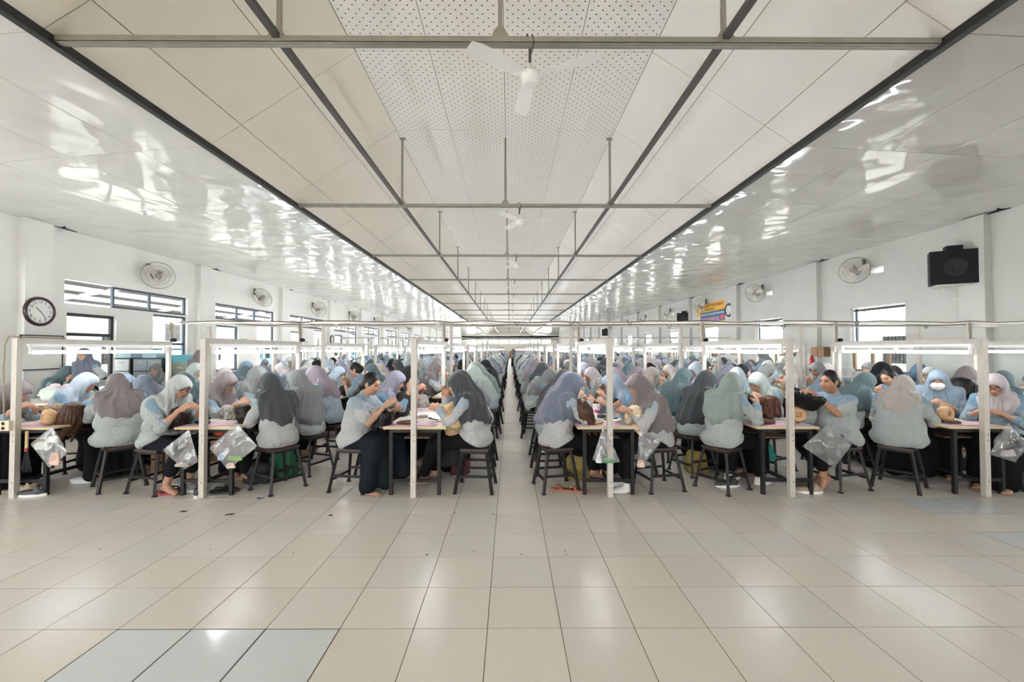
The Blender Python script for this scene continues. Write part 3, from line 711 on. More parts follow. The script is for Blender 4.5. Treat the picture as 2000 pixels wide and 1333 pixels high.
def foot(Ank, toe, q=1.0, k=.015):
    t = nrm(toe); up = A(0, 0, 1) - t*float(t[2]); up = nrm(up); s = np.cross(t, up); H = Ank-up*.045; pr = [rc(Ank+up*.03, Ank-up*.02, .036, .034, .03), rc(H-t*.03, H+t*.05+up*.004, .034, .030, .03), el(H+t*.10-up*.006, (.042, .075, .022), (s, t, up), .025)]
    for i, o in enumerate((.026, .011, -.002, -.015, -.028)):
        r = (.0125, .0095, .009, .0085, .008)[i]; pr.append(rc(H+t*.145+s*o-up*.014, H+t*(.178-.011*i)+s*o*1.1-up*.017, r, r*.9, .006))
    return pr
def person(name, lean=.30, twist=0.0, hp=.45, hy=0.0, girth=1.0, rh=(.07, .36, .93), lh=(-.07, .37, .90), rfd=(-.5, .5, .5), lfd=(.5, .5, .45), rpn=(-.6, -.1, -.4), lpn=(.6, -.1, -.4), sleeve=.75, hijab='mid', legs='skirt', knees=((.11, .40, .50), (-.11, .40, .50)), ankles=((.10, .36, .09), (-.10, .36, .09)), toes=((.05, 1, -.12), (-.05, 1, -.12)), q=1.0, stand=False, seed=0, glasses=False, mask=False, shoes=None, feet=True, rpole=(.55, -.55, -.9), lpole=(-.55, -.55, -.9), curl=(.5, .7), headdrop=0.0):
    G = girth; dz = 0.40 if stand else 0.0; P0 = A(0, 0, .55+dz); seat = .463 if not stand else -9
    def sp(p, ang, L): return p+A(0, math.sin(ang), math.cos(ang))*L
    P1 = sp(P0, lean*.55, .145); P2 = sp(P1, lean, .17); P3 = sp(P2, lean*1.3+.05, .145)
    ct, st = math.cos(twist), math.sin(twist)
    rx = A(ct, st, 0); fx0 = A(-st, ct, 0)
    tu = nrm(P3-P1); fx = nrm(np.cross(tu, rx)); TA = (rx, fx, tu)
    SR = P3+rx*.158*(.6+.4*G)-tu*.055-fx*.005; SL = P3-rx*.158*(.6+.4*G)-tu*.055-fx*.005
    ER, WR = ik(SR, A(*rh)+A(0, 0, dz), .265, .235, rpole); EL, WL = ik(SL, A(*lh)+A(0, 0, dz), .265, .235, lpole)
    # head frame
    f = A(math.sin(hy+twist)*math.cos(hp)*-1, math.cos(hy+twist)*math.cos(hp), -math.sin(hp)); r = nrm(np.cross(f, A(0, 0, 1))); u = np.cross(r, f); HA = (r, f, u)
    N0 = P3+tu*.03; Hc = N0+nrm(u*.75+tu*.5)*.135+f*.028-A(0, 0, headdrop)
    # ---- shirt
    torso = [el(P0+A(0, -.015, .0), (.178*G, .150*G, .105), None, .05), el(P1+fx*.012*G, (.176*G, .148*G, .15), TA, .08), el(P2, (.164*G, .122*G, .135), TA, .07), rc(SR+tu*.012, SL+tu*.012, .066, .066, .05), el(P2+fx*.062*G+rx*.065+tu*.0, (.068, .062, .068), TA, .05), el(P2+fx*.062*G-rx*.065+tu*.0, (.068, .062, .068), TA, .05), rc(P3-tu*.03, P3+tu*.035, .075, .055, .03)]
    if not stand: torso += [el(P0+A(0, .015, -.03), (.184*G, .158*G, .095), None, .09), el(P0+A(0, .10, -.005), (.165*G, .11, .07), None, .06)]
    else: torso.append(rc(P0, P0-A(0, 0, .12), .17*G, .185*G, .05))
    sl = [rc(SR, ER, .064*(.5+.5*G), .056, .035), rc(SL, EL, .064*(.5+.5*G), .056, .035)]
    if sleeve > 0:
        for E, Wp in ((ER, WR), (EL, WL)):
            e = E+(Wp-E)*sleeve; sl.append(rc(E, e, .054, .046, .03)); c = nrm(Wp-E); sl.append(rc(e-c*.025, e, .049, .049, .004))
    else:
        sl = [rc(SR, SR+(ER-SR)*.80, .070, .072, .035), rc(SL, SL+(EL-SL)*.80, .070, .072, .035)]
    h = .0125*q
    F = Field(*bounds(torso+sl), h).add(torso+sl); x, y, z = F.xyz(); s1 = seed*1.7
    rip = (np.sin(x*21+np.sin(z*17+s1)*1.6+y*9+s1)+np.sin(z*33+np.sin(x*19+s1)*1.5-y*21+2*s1)*.9+np.sin(y*27+x*23+np.sin(z*23)*1.2+3*s1)*.8)
    rip = rip+1.3*np.abs(np.sin(x*13-z*19+y*15+np.sin(y*16+s1)*1.4+s1)); F.D = F.D+.0048*rip.astype(np.float32); F.D = np.maximum(F.D, (seat+.004-z if stand else seat+.006+np.maximum(0, y+.05)*.55+.012*np.sin(x*22+s1)*np.clip(y*6+.6, 0, 1)-z).astype(np.float32))
    V, Q = polygonise(F); t = (V-P1)@tu; side = np.abs((V-P3)@rx); bk = (V-P3)@fx
    yoke = ((t > .225) & (side < .25)).astype(np.float32)
    for E, Wp in ((ER, WR), (EL, WL)):
        if sleeve > 0:
            c = nrm(Wp-E); e = E+(Wp-E)*sleeve; yoke = np.maximum(yoke, ((np.abs((V-e)@c) < .03) & (np.linalg.norm(V-e, axis=1) < .08)).astype(np.float32)*.8)
    out = {'shirt': mk_mesh('shirt', (V, Q), m_shirts[0], ('yoke', yoke))}
    # ---- lower clothes
    K = [A(*k) for k in knees]; AN = [A(*a) for a in ankles]; HP = [A(.085, .02, .53+dz), A(-.085, .02, .53+dz)]
    lo = [el(P0+A(0, .01, -.03), (.166*G, .138*G, .085), None, .05)]
    if stand:
        K = [A(.09, .02, .50), A(-.09, .02, .50)]; AN = [A(.09, 0, .07), A(-.09, 0, .07)]
        lo += [rc(P0, A(0, 0, .12), .17*G, .21, .05)]
    elif legs == 'skirt':
        for i in (0, 1):
            lo += [rc(HP[i], K[i], .092*G, .082, .10), rc(K[i]-A(0, 0, .0), A(AN[i][0]*1.1, AN[i][1]*.8+K[i][1]*.2, max(.10, AN[i][2])), .083, .092, .11)]
        mid = (K[0]+K[1])/2; am = (AN[0]+AN[1])/2; lo += [rc(mid, A(am[0], am[1]*.8+mid[1]*.2, max(.11, am[2])), .09, .10, .10), rc(P0+A(0, .05, -.02), mid, .10, .08, .08)]
    else:
        for i in (0, 1): 
            e = K[i]+(AN[i]-K[i])*(.86 if legs == 'trousers' else .66); lo += [rc(HP[i], K[i], .092*G, .073, .05), rc(K[i], e, .072, .060, .04)]
    F = Field(*bounds(lo), .0145*q).add(lo); x, y, z = F.xyz()
    if legs == 'skirt' or stand: 
        wv = np.clip((.52+dz-z)/.4, 0, 1); F.D = F.D+(.007*wv*np.sin(np.arctan2(x, y-.2)*9+s1)+.003*np.sin(z*15+x*18+s1)).astype(np.float32)
    else: F.D = F.D+(.003*np.sin(z*30+y*25+s1+np.sin(x*20))).astype(np.float32)
    if not stand: F.D = np.maximum(F.D, np.where(y < .168, seat-z, -1).astype(np.float32))
    F.D = np.maximum(F.D, .012-z)
    out['bottom'] = mk_mesh('skirt' if legs == 'skirt' else 'trousers', polygonise(F), m_bottoms[0])
    # ---- body
    hd = [el(Hc, (.071, .090, .112), HA, .02), el(Hc+f*.022-u*.058, (.053, .060, .055), HA, .04), el(Hc+f*.052-u*.022+r*.034, (.028, .030, .030), HA, .02), el(Hc+f*.052-u*.022-r*.034, (.028, .030, .030), HA, .02), rc(Hc+f*.086+u*.012, Hc+f*.103-u*.024, .008, .0125, .014), rc(Hc+f*.094-u*.028-r*.011, Hc+f*.094-u*.028+r*.011, .008, .008, .008), rc(Hc+f*.083-u*.056-r*.015, Hc+f*.083-u*.056+r*.015, .009, .009, .012), el(Hc+f*.074-u*.096, (.020, .016, .016), HA, .02), rc(Hc+f*.082+u*.030-r*.036, Hc+f*.082+u*.030+r*.036, .010, .010, .02)]
    ears = [el(Hc+r*.074-f*.005-u*.01, (.010, .020, .030), HA, .01), el(Hc-r*.074-f*.005-u*.01, (.010, .020, .030), HA, .01)]
    core = [rc(P3-tu*.02, Hc-u*.05-f*.01, .050, .050, .03), rc(P0, P2, .10, .10, .04), rc(SR, SL, .045, .045, .03)]
    arms = []
    for S_, E, Wp in ((SR, ER, WR), (SL, EL, WL)): arms += [rc(S_, E, .044, .037, .02), rc(E, E+(Wp-E)*.35, .037, .036, .02), rc(E+(Wp-E)*.3, Wp, .036, .0255, .02)]
    lg = []
    for i in (0, 1): lg += [rc(HP[i], K[i], .075, .052, .03), rc(K[i], K[i]+(AN[i]-K[i])*.4, .050, .049, .02), rc(K[i]+(AN[i]-K[i])*.35, AN[i], .049, .034, .02)]
    hR, hL = hand(WR, A(*rfd), A(*rpn), 1, curl), hand(WL, A(*lfd), A(*lpn), -1, curl)
    ft = [foot(AN[i], A(*toes[i])) for i in (0, 1)]
    allp = hd+core+arms+lg; F = Field(*bounds(allp), .018*q).add(allp); x, y, z = F.xyz()
    fc = Hc+f*.055-u*.02; RF = .125; cuts = [(fc, RF)]
    dF = np.sqrt((x-fc[0])**2+(y-fc[1])**2+(z-fc[2])**2); F.D = np.maximum(F.D, (RF-.012)-dF); parts = [polygonise(F)]
    pf = hd+ears+core[:1]; F = Field(fc-RF-.01, fc+RF+.01, .0058*q).add(pf); x, y, z = F.xyz()
    for sg in (1, -1):
        ec = Hc+f*.089+u*.012+r*.031*sg; d = np.sqrt(((x-ec[0])**2+(y-ec[1])**2+(z-ec[2])**2)); F.D = -smin(-F.D, d-.0125, .010)
    F.D = np.maximum(F.D, np.sqrt((x-fc[0])**2+(y-fc[1])**2+(z-fc[2])**2)-RF); parts.append(polygonise(F))
    hq = max(.0058*q, .0052)
    for hp_ in (hR, hL): F = Field(*bounds(hp_, .012), hq).add(hp_); parts.append(polygonise(F))
    if feet and not shoes:
        for fp in ft: F = Field(*bounds(fp, .012), .0072*q).add(fp); F.D = np.maximum(F.D, .004-F.xyz()[2]); parts.append(polygonise(F))
    V, Q = merge(parts); L = V-Hc; lr, lf, lu = L@r, L@f, L@u; C = np.ones((len(V), 3), np.float32); face = (lf > .035) & (np.linalg.norm(L, axis=1) < .125)
    def blend(m, c):
        C[m] = np.array(c, np.float32)
    for sg in (1, -1):
        e = ((lr-sg*.031)/.016)**2+((lu-.010)/.0065)**2 < 1; blend(face & e, (.12, .09, .08))
        e = ((lr-sg*.032)/.021)**2+((lu-.034-.004*np.cos((lr-sg*.032)*60))/.0042)**2 < 1; blend(face & e, (.42, .36, .33))
    blend(face & ((lr/.023)**2+((lu+.056)/.0085)**2 < 1), (.88, .52, .50))
    out['body'] = mk_mesh('person', (V, Q), m_skins[0], ('Col', C))
    # ---- hijab, hair, glasses
    hs = {}
    if hijab in ('mid', 'long', 'short', 'back'):
        dep = {'mid': (.195, .19, .22), 'long': (.225, .225, .38), 'short': (.165, .16, .17), 'back': (.205, .21, .30)}[hijab]
        hat = [el(Hc-f*.014+u*.008, (.088, .106, .121), HA, .03), el(Hc+f*.034+u*.040, (.078, .082, .076), HA, .03), rc(Hc-f*.015-u*.04, N0-A(0, 0, .01)+fx*.01, .078, .088, .05), rc(Hc-f*.040-u*.03, P3-fx*.055-tu*.03, .070, .070, .05)]
        if hijab != 'short': hat += [rc(Hc+r*.045-u*.06, SR+tu*.035-rx*.06, .045, .040, .05), rc(Hc-r*.045-u*.06, SL+tu*.035+rx*.06, .045, .040, .05)]
        rg = el(P3-tu*(.07 if hijab != 'long' else .12)-fx*(.03 if hijab in ('back', 'long') else 0), dep, TA, .02)
        lo_, hi_ = bounds(hat+[(None, rg[1], rg[2], 0)], .02); F = Field(lo_, hi_, .0108*q).add(torso+sl[:2]); x, y, z = F.xyz(); sh = F.D-.026
        dr = np.maximum(sh, rg[0](x, y, z)); F.D[:] = .5; F.add(hat); D = smin(F.D, dr, .035)
        ph = np.arctan2((x-N0[0])*rx[0]+(y-N0[1])*rx[1], (x-N0[0])*fx0[0]+(y-N0[1])*fx0[1]-.02); dn = np.clip((Hc[2]+.07-z)/.20, 0, 1)
        D = D+dn*(.017*(np.abs(np.sin(ph*7.5+np.sin(z*8+s1)*1.0+s1))-.85)+.010*np.sin(ph*4-z*13+2*s1)-.004)+.0012*np.sin(ph*23+z*40)
        cv = el(Hc+f*.098-u*.022, (.058, .085, .082), HA)[0](x, y, z); D = -smin(-D, cv, .008); F.D = D.astype(np.float32); F.D = np.maximum(F.D, seat+.03-z)
        out['hijab'] = mk_mesh('hijab', polygonise(F), m_hij['grey'])
    else:
        hr = [el(Hc-f*.014+u*.014, (.080, .096, .113), HA, .02), el(Hc-f*.04-u*.03, (.072, .06, .075), HA, .03)]
        if hijab == 'ponytail': B = Hc-f*.085-u*.035; hr += [el(B, (.034, .034, .04), HA, .02), rc(B, B-f*.05-A(0, 0, .11), .038, .034, .03), rc(B-f*.05-A(0, 0, .11), B-f*.01-A(0, 0, .25), .034, .016, .03)]
        else: hr += [el(Hc-f*.098-u*.03, (.052, .042, .050), HA, .015)]
        F = Field(*bounds(hr), .0075*q).add(hr); x, y, z = F.xyz(); cv = el(Hc+f*.085-u*.035, (.068, .088, .098), HA)[0](x, y, z); F.D = -smin(-F.D, cv, .012)
        w = (x-Hc[0])*r[0]+(y-Hc[1])*r[1]+(z-Hc[2])*r[2]; F.D = (F.D+.0012*np.sin(w*320)).astype(np.float32); out['hair'] = mk_mesh('hair', polygonise(F), m_hair)
    if glasses:
        b = MB()
        for sg in (1, -1):
            c = Hc+f*.106+u*.006+r*.033*sg; b.tube([tuple(c+r*.026*math.cos(t)+u*.020*math.sin(t)) for t in np.linspace(0, 2*math.pi, 17)], .0024, 5, False)
            b.tube([tuple(c+r*.026*sg+u*.006), tuple(c+r*.044*sg-f*.02+u*.006), tuple(Hc+r*.078*sg-f*.005+u*.006)], .0022, 5)
        b.tube([tuple(Hc+f*.106+u*.008-r*.008), tuple(Hc+f*.109+u*.010), tuple(Hc+f*.106+u*.008+r*.008)], .0022, 5); out['glasses'] = b.mesh('glasses', m_frame, True)
    if mask:
        mk = [el(Hc+f*.060-u*.046, (.066, .068, .056), HA, .02), el(Hc+f*.075-u*.030, (.045, .052, .030), HA, .02)]; F = Field(*bounds(mk), .007).add(mk); out['mask'] = mk_mesh('face_mask', polygonise(F), m_mask)
    if shoes:
        for i in (0, 1):
            t_ = nrm(A(*toes[i])); up = nrm(A(0, 0, 1)-t_*float(t_[2])); s_ = np.cross(t_, up); H_ = AN[i]-up*.045
            pr = [el(H_-t_*.01, (.042, .055, .045), (s_, t_, up), .03), el(H_+t_*.09-up*.004, (.047, .095, .034), (s_, t_, up), .03), rc(AN[i], H_, .043, .045, .02), el(H_+t_*.055-up*.026, (.052, .135, .017), (s_, t_, up), .006)]
            F = Field(*bounds(pr), .0085).add(pr); F.D = np.maximum(F.D, .003-F.xyz()[2]); out['shoe%d' % i] = mk_mesh('sneaker', polygonise(F), m_sneaker)
    out['info'] = dict(Hc=Hc, WR=WR, WL=WL)
    return out
def place(M, loc, rz, label, hij='grey', shirt=0, bottom=0, skin=0, scale=1.0, group='seated wig workers'):
    o = ob('person', M['body'], None, loc, (0, 0, rz)); o.scale = (scale,)*3; tag(o, label, 'person', group); omat(o, m_skins[skin])
    k = ob('shirt', M['shirt'], o); omat(k, m_shirts[shirt]); k = ob(M['bottom'].name.split('.')[0], M['bottom'], o); omat(k, m_bottoms[bottom])
    if 'hijab' in M: k = ob('hijab', M['hijab'], o); omat(k, m_hij[hij])
    for n in ('hair', 'glasses', 'mask', 'shoe0', 'shoe1'):
        if n in M: ob({'mask': 'face_mask', 'shoe0': 'sneaker', 'shoe1': 'sneaker'}.get(n, n), M[n], o)
    return o
# ------------------------------------------------------------------ wigs, wooden head blocks
def hair_mat(name, c, rough=0.42):
    m = mat(name, c, rough, spec=0.3); nt = m.node_tree; N = nt.nodes; L = nt.links; b = N['Principled BSDF']
    tc = N.new('ShaderNodeTexCoord'); mp = N.new('ShaderNodeMapping'); mp.inputs['Scale'].default_value = (60, 60, 5); L.new(tc.outputs['Object'], mp.inputs['Vector'])
    n = N.new('ShaderNodeTexNoise'); n.inputs['Scale'].default_value = 1.0; n.inputs['Detail'].default_value = 3; n.inputs['Distortion'].default_value = 0.4; L.new(mp.outputs['Vector'], n.inputs['Vector'])
    hs = N.new('ShaderNodeHueSaturation'); hs.inputs['Color'].default_value = (*c, 1); mr = N.new('ShaderNodeMapRange'); mr.inputs['From Min'].default_value = .3; mr.inputs['From Max'].default_value = .7; mr.inputs['To Min'].default_value = 0.5; mr.inputs['To Max'].default_value = 1.4
    L.new(n.outputs['Fac'], mr.inputs['Value']); L.new(mr.outputs['Result'], hs.inputs['Value']); L.new(hs.outputs['Color'], b.inputs['Base Color'])
    bp = N.new('ShaderNodeBump'); bp.inputs['Strength'].default_value = .6; bp.inputs['Distance'].default_value = .006; L.new(n.outputs['Fac'], bp.inputs['Height']); L.new(bp.outputs['Normal'], b.inputs['Normal']); return m
m_wig = {'black': hair_mat('wig_black', srgb(13, 12, 12)), 'dark brown': hair_mat('wig_dark_brown', srgb(40, 31, 26)), 'brown': hair_mat('wig_brown', srgb(76, 52, 36)), 'auburn': hair_mat('wig_auburn', srgb(88, 56, 42)), 'blond': hair_mat('wig_blond', srgb(186, 158, 120)), 'ash': hair_mat('wig_ash', srgb(138, 120, 98)), 'pale blond': hair_mat('wig_pale_blond', srgb(214, 194, 164)), 'grey': hair_mat('wig_grey', srgb(150, 146, 140))}
m_wood = mat('wooden_head_block', srgb(196, 158, 116), 0.5, noise=0.12, nscale=9, stretch=(1, 1, 5)); m_net = mat('wig_net', srgb(214, 200, 180), 0.7)
def wig_mesh(kind, seed=0, q=1.0):
    g = random.Random(seed); pr = [el((0, 0, 0), (.085, .10, .085), None, .03)]
    if kind == 'bob':
        for k in range(14):
            a = 2*math.pi*k/14+g.uniform(-.1, .1); c, s = math.cos(a), math.sin(a); pr.append(rc((.055*c, .065*s, .03), (.078*c, .092*s, -.10-g.uniform(0, .05)), .030, .018, .02))
    elif kind == 'long':
        for k in range(14):
            a = 2*math.pi*k/14; c, s = math.cos(a), math.sin(a); m = A(.088*c, .10*s, -.08); e = A(.06*c, .075*s-.02, -.26-g.uniform(0, .10)); pr += [rc((.055*c, .065*s, .03), m, .030, .026, .02), rc(m, e, .026, .012, .02)]
    elif kind == 'curly':
        for k in range(26):
            a = g.uniform(0, 6.28); c, s = math.cos(a), math.sin(a); zz = g.uniform(-.20, .03); rr = .075+(-zz)*.08; pr.append(el((rr*c, rr*s*1.1, zz), (.036, .036, .040), None, .02))
    elif kind == 'flat':
        pr = [el((0, 0, .018), (.11, .07, .022), None, .02)]
        for k in range(7): a = g.uniform(-.6, .6); pr.append(rc((-.06, g.uniform(-.03, .03), .018), (.13*math.cos(a), .10*math.sin(a), .012), .020, .009, .02))
    elif kind == 'bowl':
        for k in range(16):
            a = 2*math.pi*k/16; c, s = math.cos(a), math.sin(a); pr.append(rc((.06*c, .07*s, -.03), (.115*c, .13*s, .05+g.uniform(-.01, .015)), .036, .022, .025))
    F = Field(*bounds(pr), .0085*q).add(pr); x, y, z = F.xyz(); ph = np.arctan2(y, x)
    if kind == 'curly': F.D = F.D+(.007*np.sin(x*85+seed)*np.sin(y*80)*np.sin(z*75+seed)).astype(np.float32)
    elif kind == 'flat': F.D = np.maximum(F.D+(.003*np.sin(y*160+np.sin(x*30)*2)).astype(np.float32), .001-z)
    else: F.D = F.D+(.0032*np.sin(ph*24+np.sin(z*22+seed)*1.5)+.002*np.sin(ph*51+z*30)).astype(np.float32)
    if kind == 'bowl':
        cv = el((0, 0, .09), (.085, .10, .085))[0](x, y, z); F.D = -smin(-F.D, cv, .01)
    V, Q = polygonise(F); return mk_mesh('wig', (V, Q), m_wig['black'])
WIGM = {(k, s): wig_mesh(k, s, 1.0) for k, s in (('bob', 1), ('bob', 2), ('long', 1), ('curly', 1), ('curly', 2), ('flat', 1), ('flat', 2), ('flat', 3), ('bowl', 1))}
WIGF = {k: wig_mesh(k, 3, 2.0) for k in ('bob', 'curly', 'long')}
def block_mesh():
    # wooden head block: rounded dome with a square hole in its flat side
    pr = [el((0, 0, .0), (.075, .09, .085), None, .02)]; F = Field(*bounds(pr), .008).add(pr); x, y, z = F.xyz()
    F.D = np.maximum(F.D, x-.045+0*y+0*z); hole = np.maximum(np.maximum(np.abs(y)-.026, np.abs(z)-.026), .0-x); F.D = np.maximum(F.D, -hole).astype(np.float32); return mk_mesh('head_block', polygonise(F), m_wood)
BLOCK = block_mesh()
def wig(kind, seed, colour, loc, rot, label, stand=None, scale=1.0):
    o = ob('wig', WIGM[(kind, seed)], None, loc, rot); tag(o, label, 'wig', 'wigs being worked on'); omat(o, m_wig[colour]); o.scale = (scale,)*3
    return o
# ------------------------------------------------------------------ the front row, each with her own pose
rngc = random.Random(11)
def seat_xy(c, s, k): return COLX[c]+s*(.59 if row_side(c, s) == 'aisle side' and c in (3, 4) else .67), U0+(.24, .95, 1.63)[k]
def row_side(c, s): return 'aisle side' if (c < 4) == (s > 0) else 'wall side'
OCC = set()
def hero(c, s, k, dx, dy, rz, look, hij='grey', shirt=0, bottom=0, skin=0, scale=1.0, **kw):
    M = person('h', **kw); x, y = seat_xy(c, s, k); x, y = COLX[c]+dx, y+dy
    o = place(M, (x, y, 0), R(rz), look, hij, shirt, bottom, skin, scale); OCC.add((c, s, k))
    stool(x, y, R(rz)+rngc.uniform(-.06, .06), 'dark wooden stool under %s' % look.split(',')[0].replace('seated ', ''), True)
    return o, M
Wd = lambda o, p: Matrix.LocRotScale(o.location, o.rotation_euler, o.scale) @ Vector(p)
HO = {}
# third table left of the aisle
HO['a'] = hero(1, -1, 0, -.70, .05, -88, 'worker in taupe hijab bent low at left picture edge', 'taupe', 0, lean=.5, hp=.75, rh=(.10, .40, .86), lh=(-.10, .42, .84), sleeve=.6, hijab='mid', seed=1)
HO['b'] = hero(1, 1, 0, .74, .10, 50, 'broad worker in taupe hijab with long black skirt, back turned', 'taupe', 0, 0, lean=.30, hp=.55, hy=.15, girth=1.30, hijab='back', rh=(.10, .40, .98), lh=(-.12, .40, .92), lfd=(.3, .5, .7), sleeve=.8, knees=((.13, .42, .50), (-.15, .42, .50)), ankles=((.16, .40, .09), (-.16, .36, .09)), seed=2)
HO['c'] = hero(1, -1, 1, -.56, -.02, -80, 'worker in light blue hijab bending beside net-covered wig', 'light blue', 2, lean=.40, hp=.55, rh=(.10, .42, .90), lh=(-.08, .42, .90), hijab='mid', seed=3)
# second table left of the aisle
HO['d'] = hero(2, -1, 0, -.64, -.02, -104, 'worker in pale grey hijab and glasses sewing dark wig', 'pale grey', 0, 2, lean=.34, hp=.50, girth=1.10, glasses=True, hijab='back', legs='capri', rh=(.09, .37, .88), lh=(-.07, .44, .86), rfd=(-.3, .6, .4), sleeve=.35, knees=((.11, .40, .50), (-.09, .40, .50)), ankles=((.10, .22, .10), (-.08, .30, .09)), seed=4)
HO['e'] = hero(2, -1, 1, -.58, -.08, -98, 'worker in taupe hijab and glasses behind second white post', 'taupe', 0, 2, lean=.32, hp=.55, glasses=True, rh=(.11, .48, .86), lh=(-.06, .46, .86), rfd=(-.1, 1, .2), sleeve=.25, seed=5)
HO['f'] = hero(2, 1, 0, .62, .02, 58, 'worker in charcoal hijab and white shirt, back turned, black trousers', 'charcoal', 1, 0, lean=.22, hp=.60, hy=.1, girth=1.08, hijab='back', legs='trousers', rh=(.10, .38, .88), lh=(-.10, .36, .84), sleeve=.80, knees=((.10, .40, .50), (-.12, .40, .48)), ankles=((.08, .52, .12), (-.12, .46, .12)), seed=6)
HO['g'] = hero(2, 1, 1, .66, -.05, 72, 'worker in long grey hijab and black trousers, back turned', 'grey', 0, 0, lean=.26, hp=.5, hijab='long', legs='trousers', rh=(.08, .40, .88), lh=(-.10, .40, .86), sleeve=.85, ankles=((.10, .30, .09), (-.12, .36, .09)), seed=7)
# first table left of the aisle
HO['h'] = hero(3, -1, 0, -.70, .02, -100, 'bareheaded worker with black ponytail and long dark skirt', 'grey', 1, 1, lean=.20, hp=.42, girth=1.16, hijab='ponytail', sleeve=0, rh=(.08, .38, .91), lh=(-.05, .46, .87), rfd=(-.3, .6, .5), legs='skirt', knees=((.14, .30, .50), (-.09, .42, .50)), ankles=((.16, .20, .06), (-.06, .56, .19)), toes=((.0, 1, 0), (-.1, 1, -.5)), seed=8)
HO['i'] = hero(3, -1, 1, -.66, -.08, -92, 'worker in lavender hijab raising arm at brown wig', 'lavender', 2, lean=.32, hp=.40, rh=(.06, .42, 1.02), lh=(-.10, .44, .90), rfd=(-.1, .3, 1), sleeve=.35, hijab='mid', seed=9)
HO['j'] = hero(3, 1, 0, .62, .0, 84, 'worker in charcoal hijab and white striped shirt holding blond wig', 'charcoal', 1, 0, lean=.24, hp=.45, girth=1.06, hijab='back', legs='trousers', rh=(.06, .34, 1.00), lh=(-.08, .40, .88), rfd=(-.3, .3, .8), lfd=(.3, .8, .2), sleeve=.78, knees=((.10, .42, .50), (-.10, .44, .50)), ankles=((.09, .50, .16), (-.09, .56, .14)), seed=10)
HO['k'] = hero(3, 1, 1, .58, -.02, 86, 'worker in charcoal hijab hidden behind blond wig worker', 'charcoal', 1, 0, lean=.26, hp=.5, hijab='long', seed=11)
# first table right of the aisle
HO['l'] = hero(4, -1, 0, -.53, .02, -76, 'worker in slate blue hijab with brown wig at aisle corner', 'slate blue', 1, 0, lean=.26, hp=.50, girth=1.08, hijab='back', legs='trousers', rh=(.08, .36, .93), lh=(-.08, .36, .93), rfd=(-.4, .6, .4), sleeve=.85, knees=((.10, .42, .50), (-.10, .44, .50)), ankles=((.06, .58, .17), (-.10, .52, .13)), toes=((.1, 1, -.45), (0, 1, -.3)), seed=12)
HO['m'] = hero(4, -1, 1, -.54, -.06, -80, 'worker in lavender hijab behind slate blue hijab worker', 'lavender', 0, 0, lean=.34, hp=.55, hijab='long', seed=13)
HO['n'] = hero(4, -1, 2, -.52, -.08, -82, 'worker in charcoal hijab third from front beside aisle', 'charcoal', 0, 0, lean=.36, hp=.55, hijab='long', seed=14)
HO['o'] = hero(4, 1, 0, .60, .03, 100, 'worker in taupe hijab and white sneakers holding pale blond wig', 'taupe', 1, 0, lean=.30, hp=.52, hijab='long', legs='trousers', rh=(.09, .42, .88), lh=(-.09, .40, .87), lfd=(.5, .6, .1), sleeve=.62, knees=((.10, .38, .50), (-.10, .40, .50)), ankles=((.09, .36, .09), (-.10, .42, .09)), shoes=True, seed=15)
HO['p'] = hero(4, 1, 1, .52, -.06, 102, 'worker in steel blue hijab and glasses leaning over blond wig', 'steel blue', 2, 0, lean=.45, hp=.50, glasses=True, rh=(.10, .40, .86), lh=(-.12, .44, .86), sleeve=.6, seed=16)
# second table right of the aisle
HO['q'] = hero(5, -1, 0, -.58, .0, -62, 'worker in sage hijab, black trousers and white sneakers', 'sage', 0, 0, lean=.22, hp=.50, girth=1.14, hijab='back', legs='trousers', rh=(.16, .38, .90), lh=(-.08, .40, .90), rfd=(-.3, .5, .7), sleeve=.85, knees=((.13, .44, .49), (-.10, .42, .49)), ankles=((.14, .45, .09), (-.12, .30, .10)), toes=((.1, 1, -.05), (0, 1, -.1)), shoes=True, seed=17)
HO['r'] = hero(5, -1, 1, -.64, -.10, -72, 'worker in long black-green hijab behind sage hijab worker', 'charcoal', 3, 0, lean=.28, hp=.5, hijab='long', seed=18)
HO['s'] = hero(5, -1, 2, -.66, -.12, -74, 'worker in teal-charcoal hijab third from front, back turned', 'teal', 3, 0, lean=.28, hp=.5, hijab='long', seed=19)
HO['t'] = hero(5, 1, 0, .74, .05, 100, 'bareheaded broad worker with black bun holding black wig', 'grey', 0, 0, lean=.10, hp=.18, hy=.1, girth=1.26, hijab='bun', sleeve=0, legs='capri', rh=(.05, .44, 1.0), lh=(-.16, .42, 1.0), lfd=(.2, .7, .6), knees=((.12, .40, .50), (-.14, .40, .50)), ankles=((.08, .12, .14), (-.14, .34, .16)), toes=((0, 1, -.3), (-.1, 1, -.75)), seed=20, skin=1)
HO['u'] = hero(5, 1, 1, .40, .02, 118, 'worker in pale hijab behind auburn wig at second right table', 'mint', 0, 0, lean=.34, hp=.62, rh=(.08, .38, .88), lh=(-.14, .36, .92), sleeve=.7, seed=21)
HO['v'] = hero(5, 1, 2, .44, .05, 130, 'worker in light blue hijab and glasses facing viewer', 'light blue', 2, 0, lean=.22, hp=.42, glasses=True, hijab='long', sleeve=.6, seed=22)
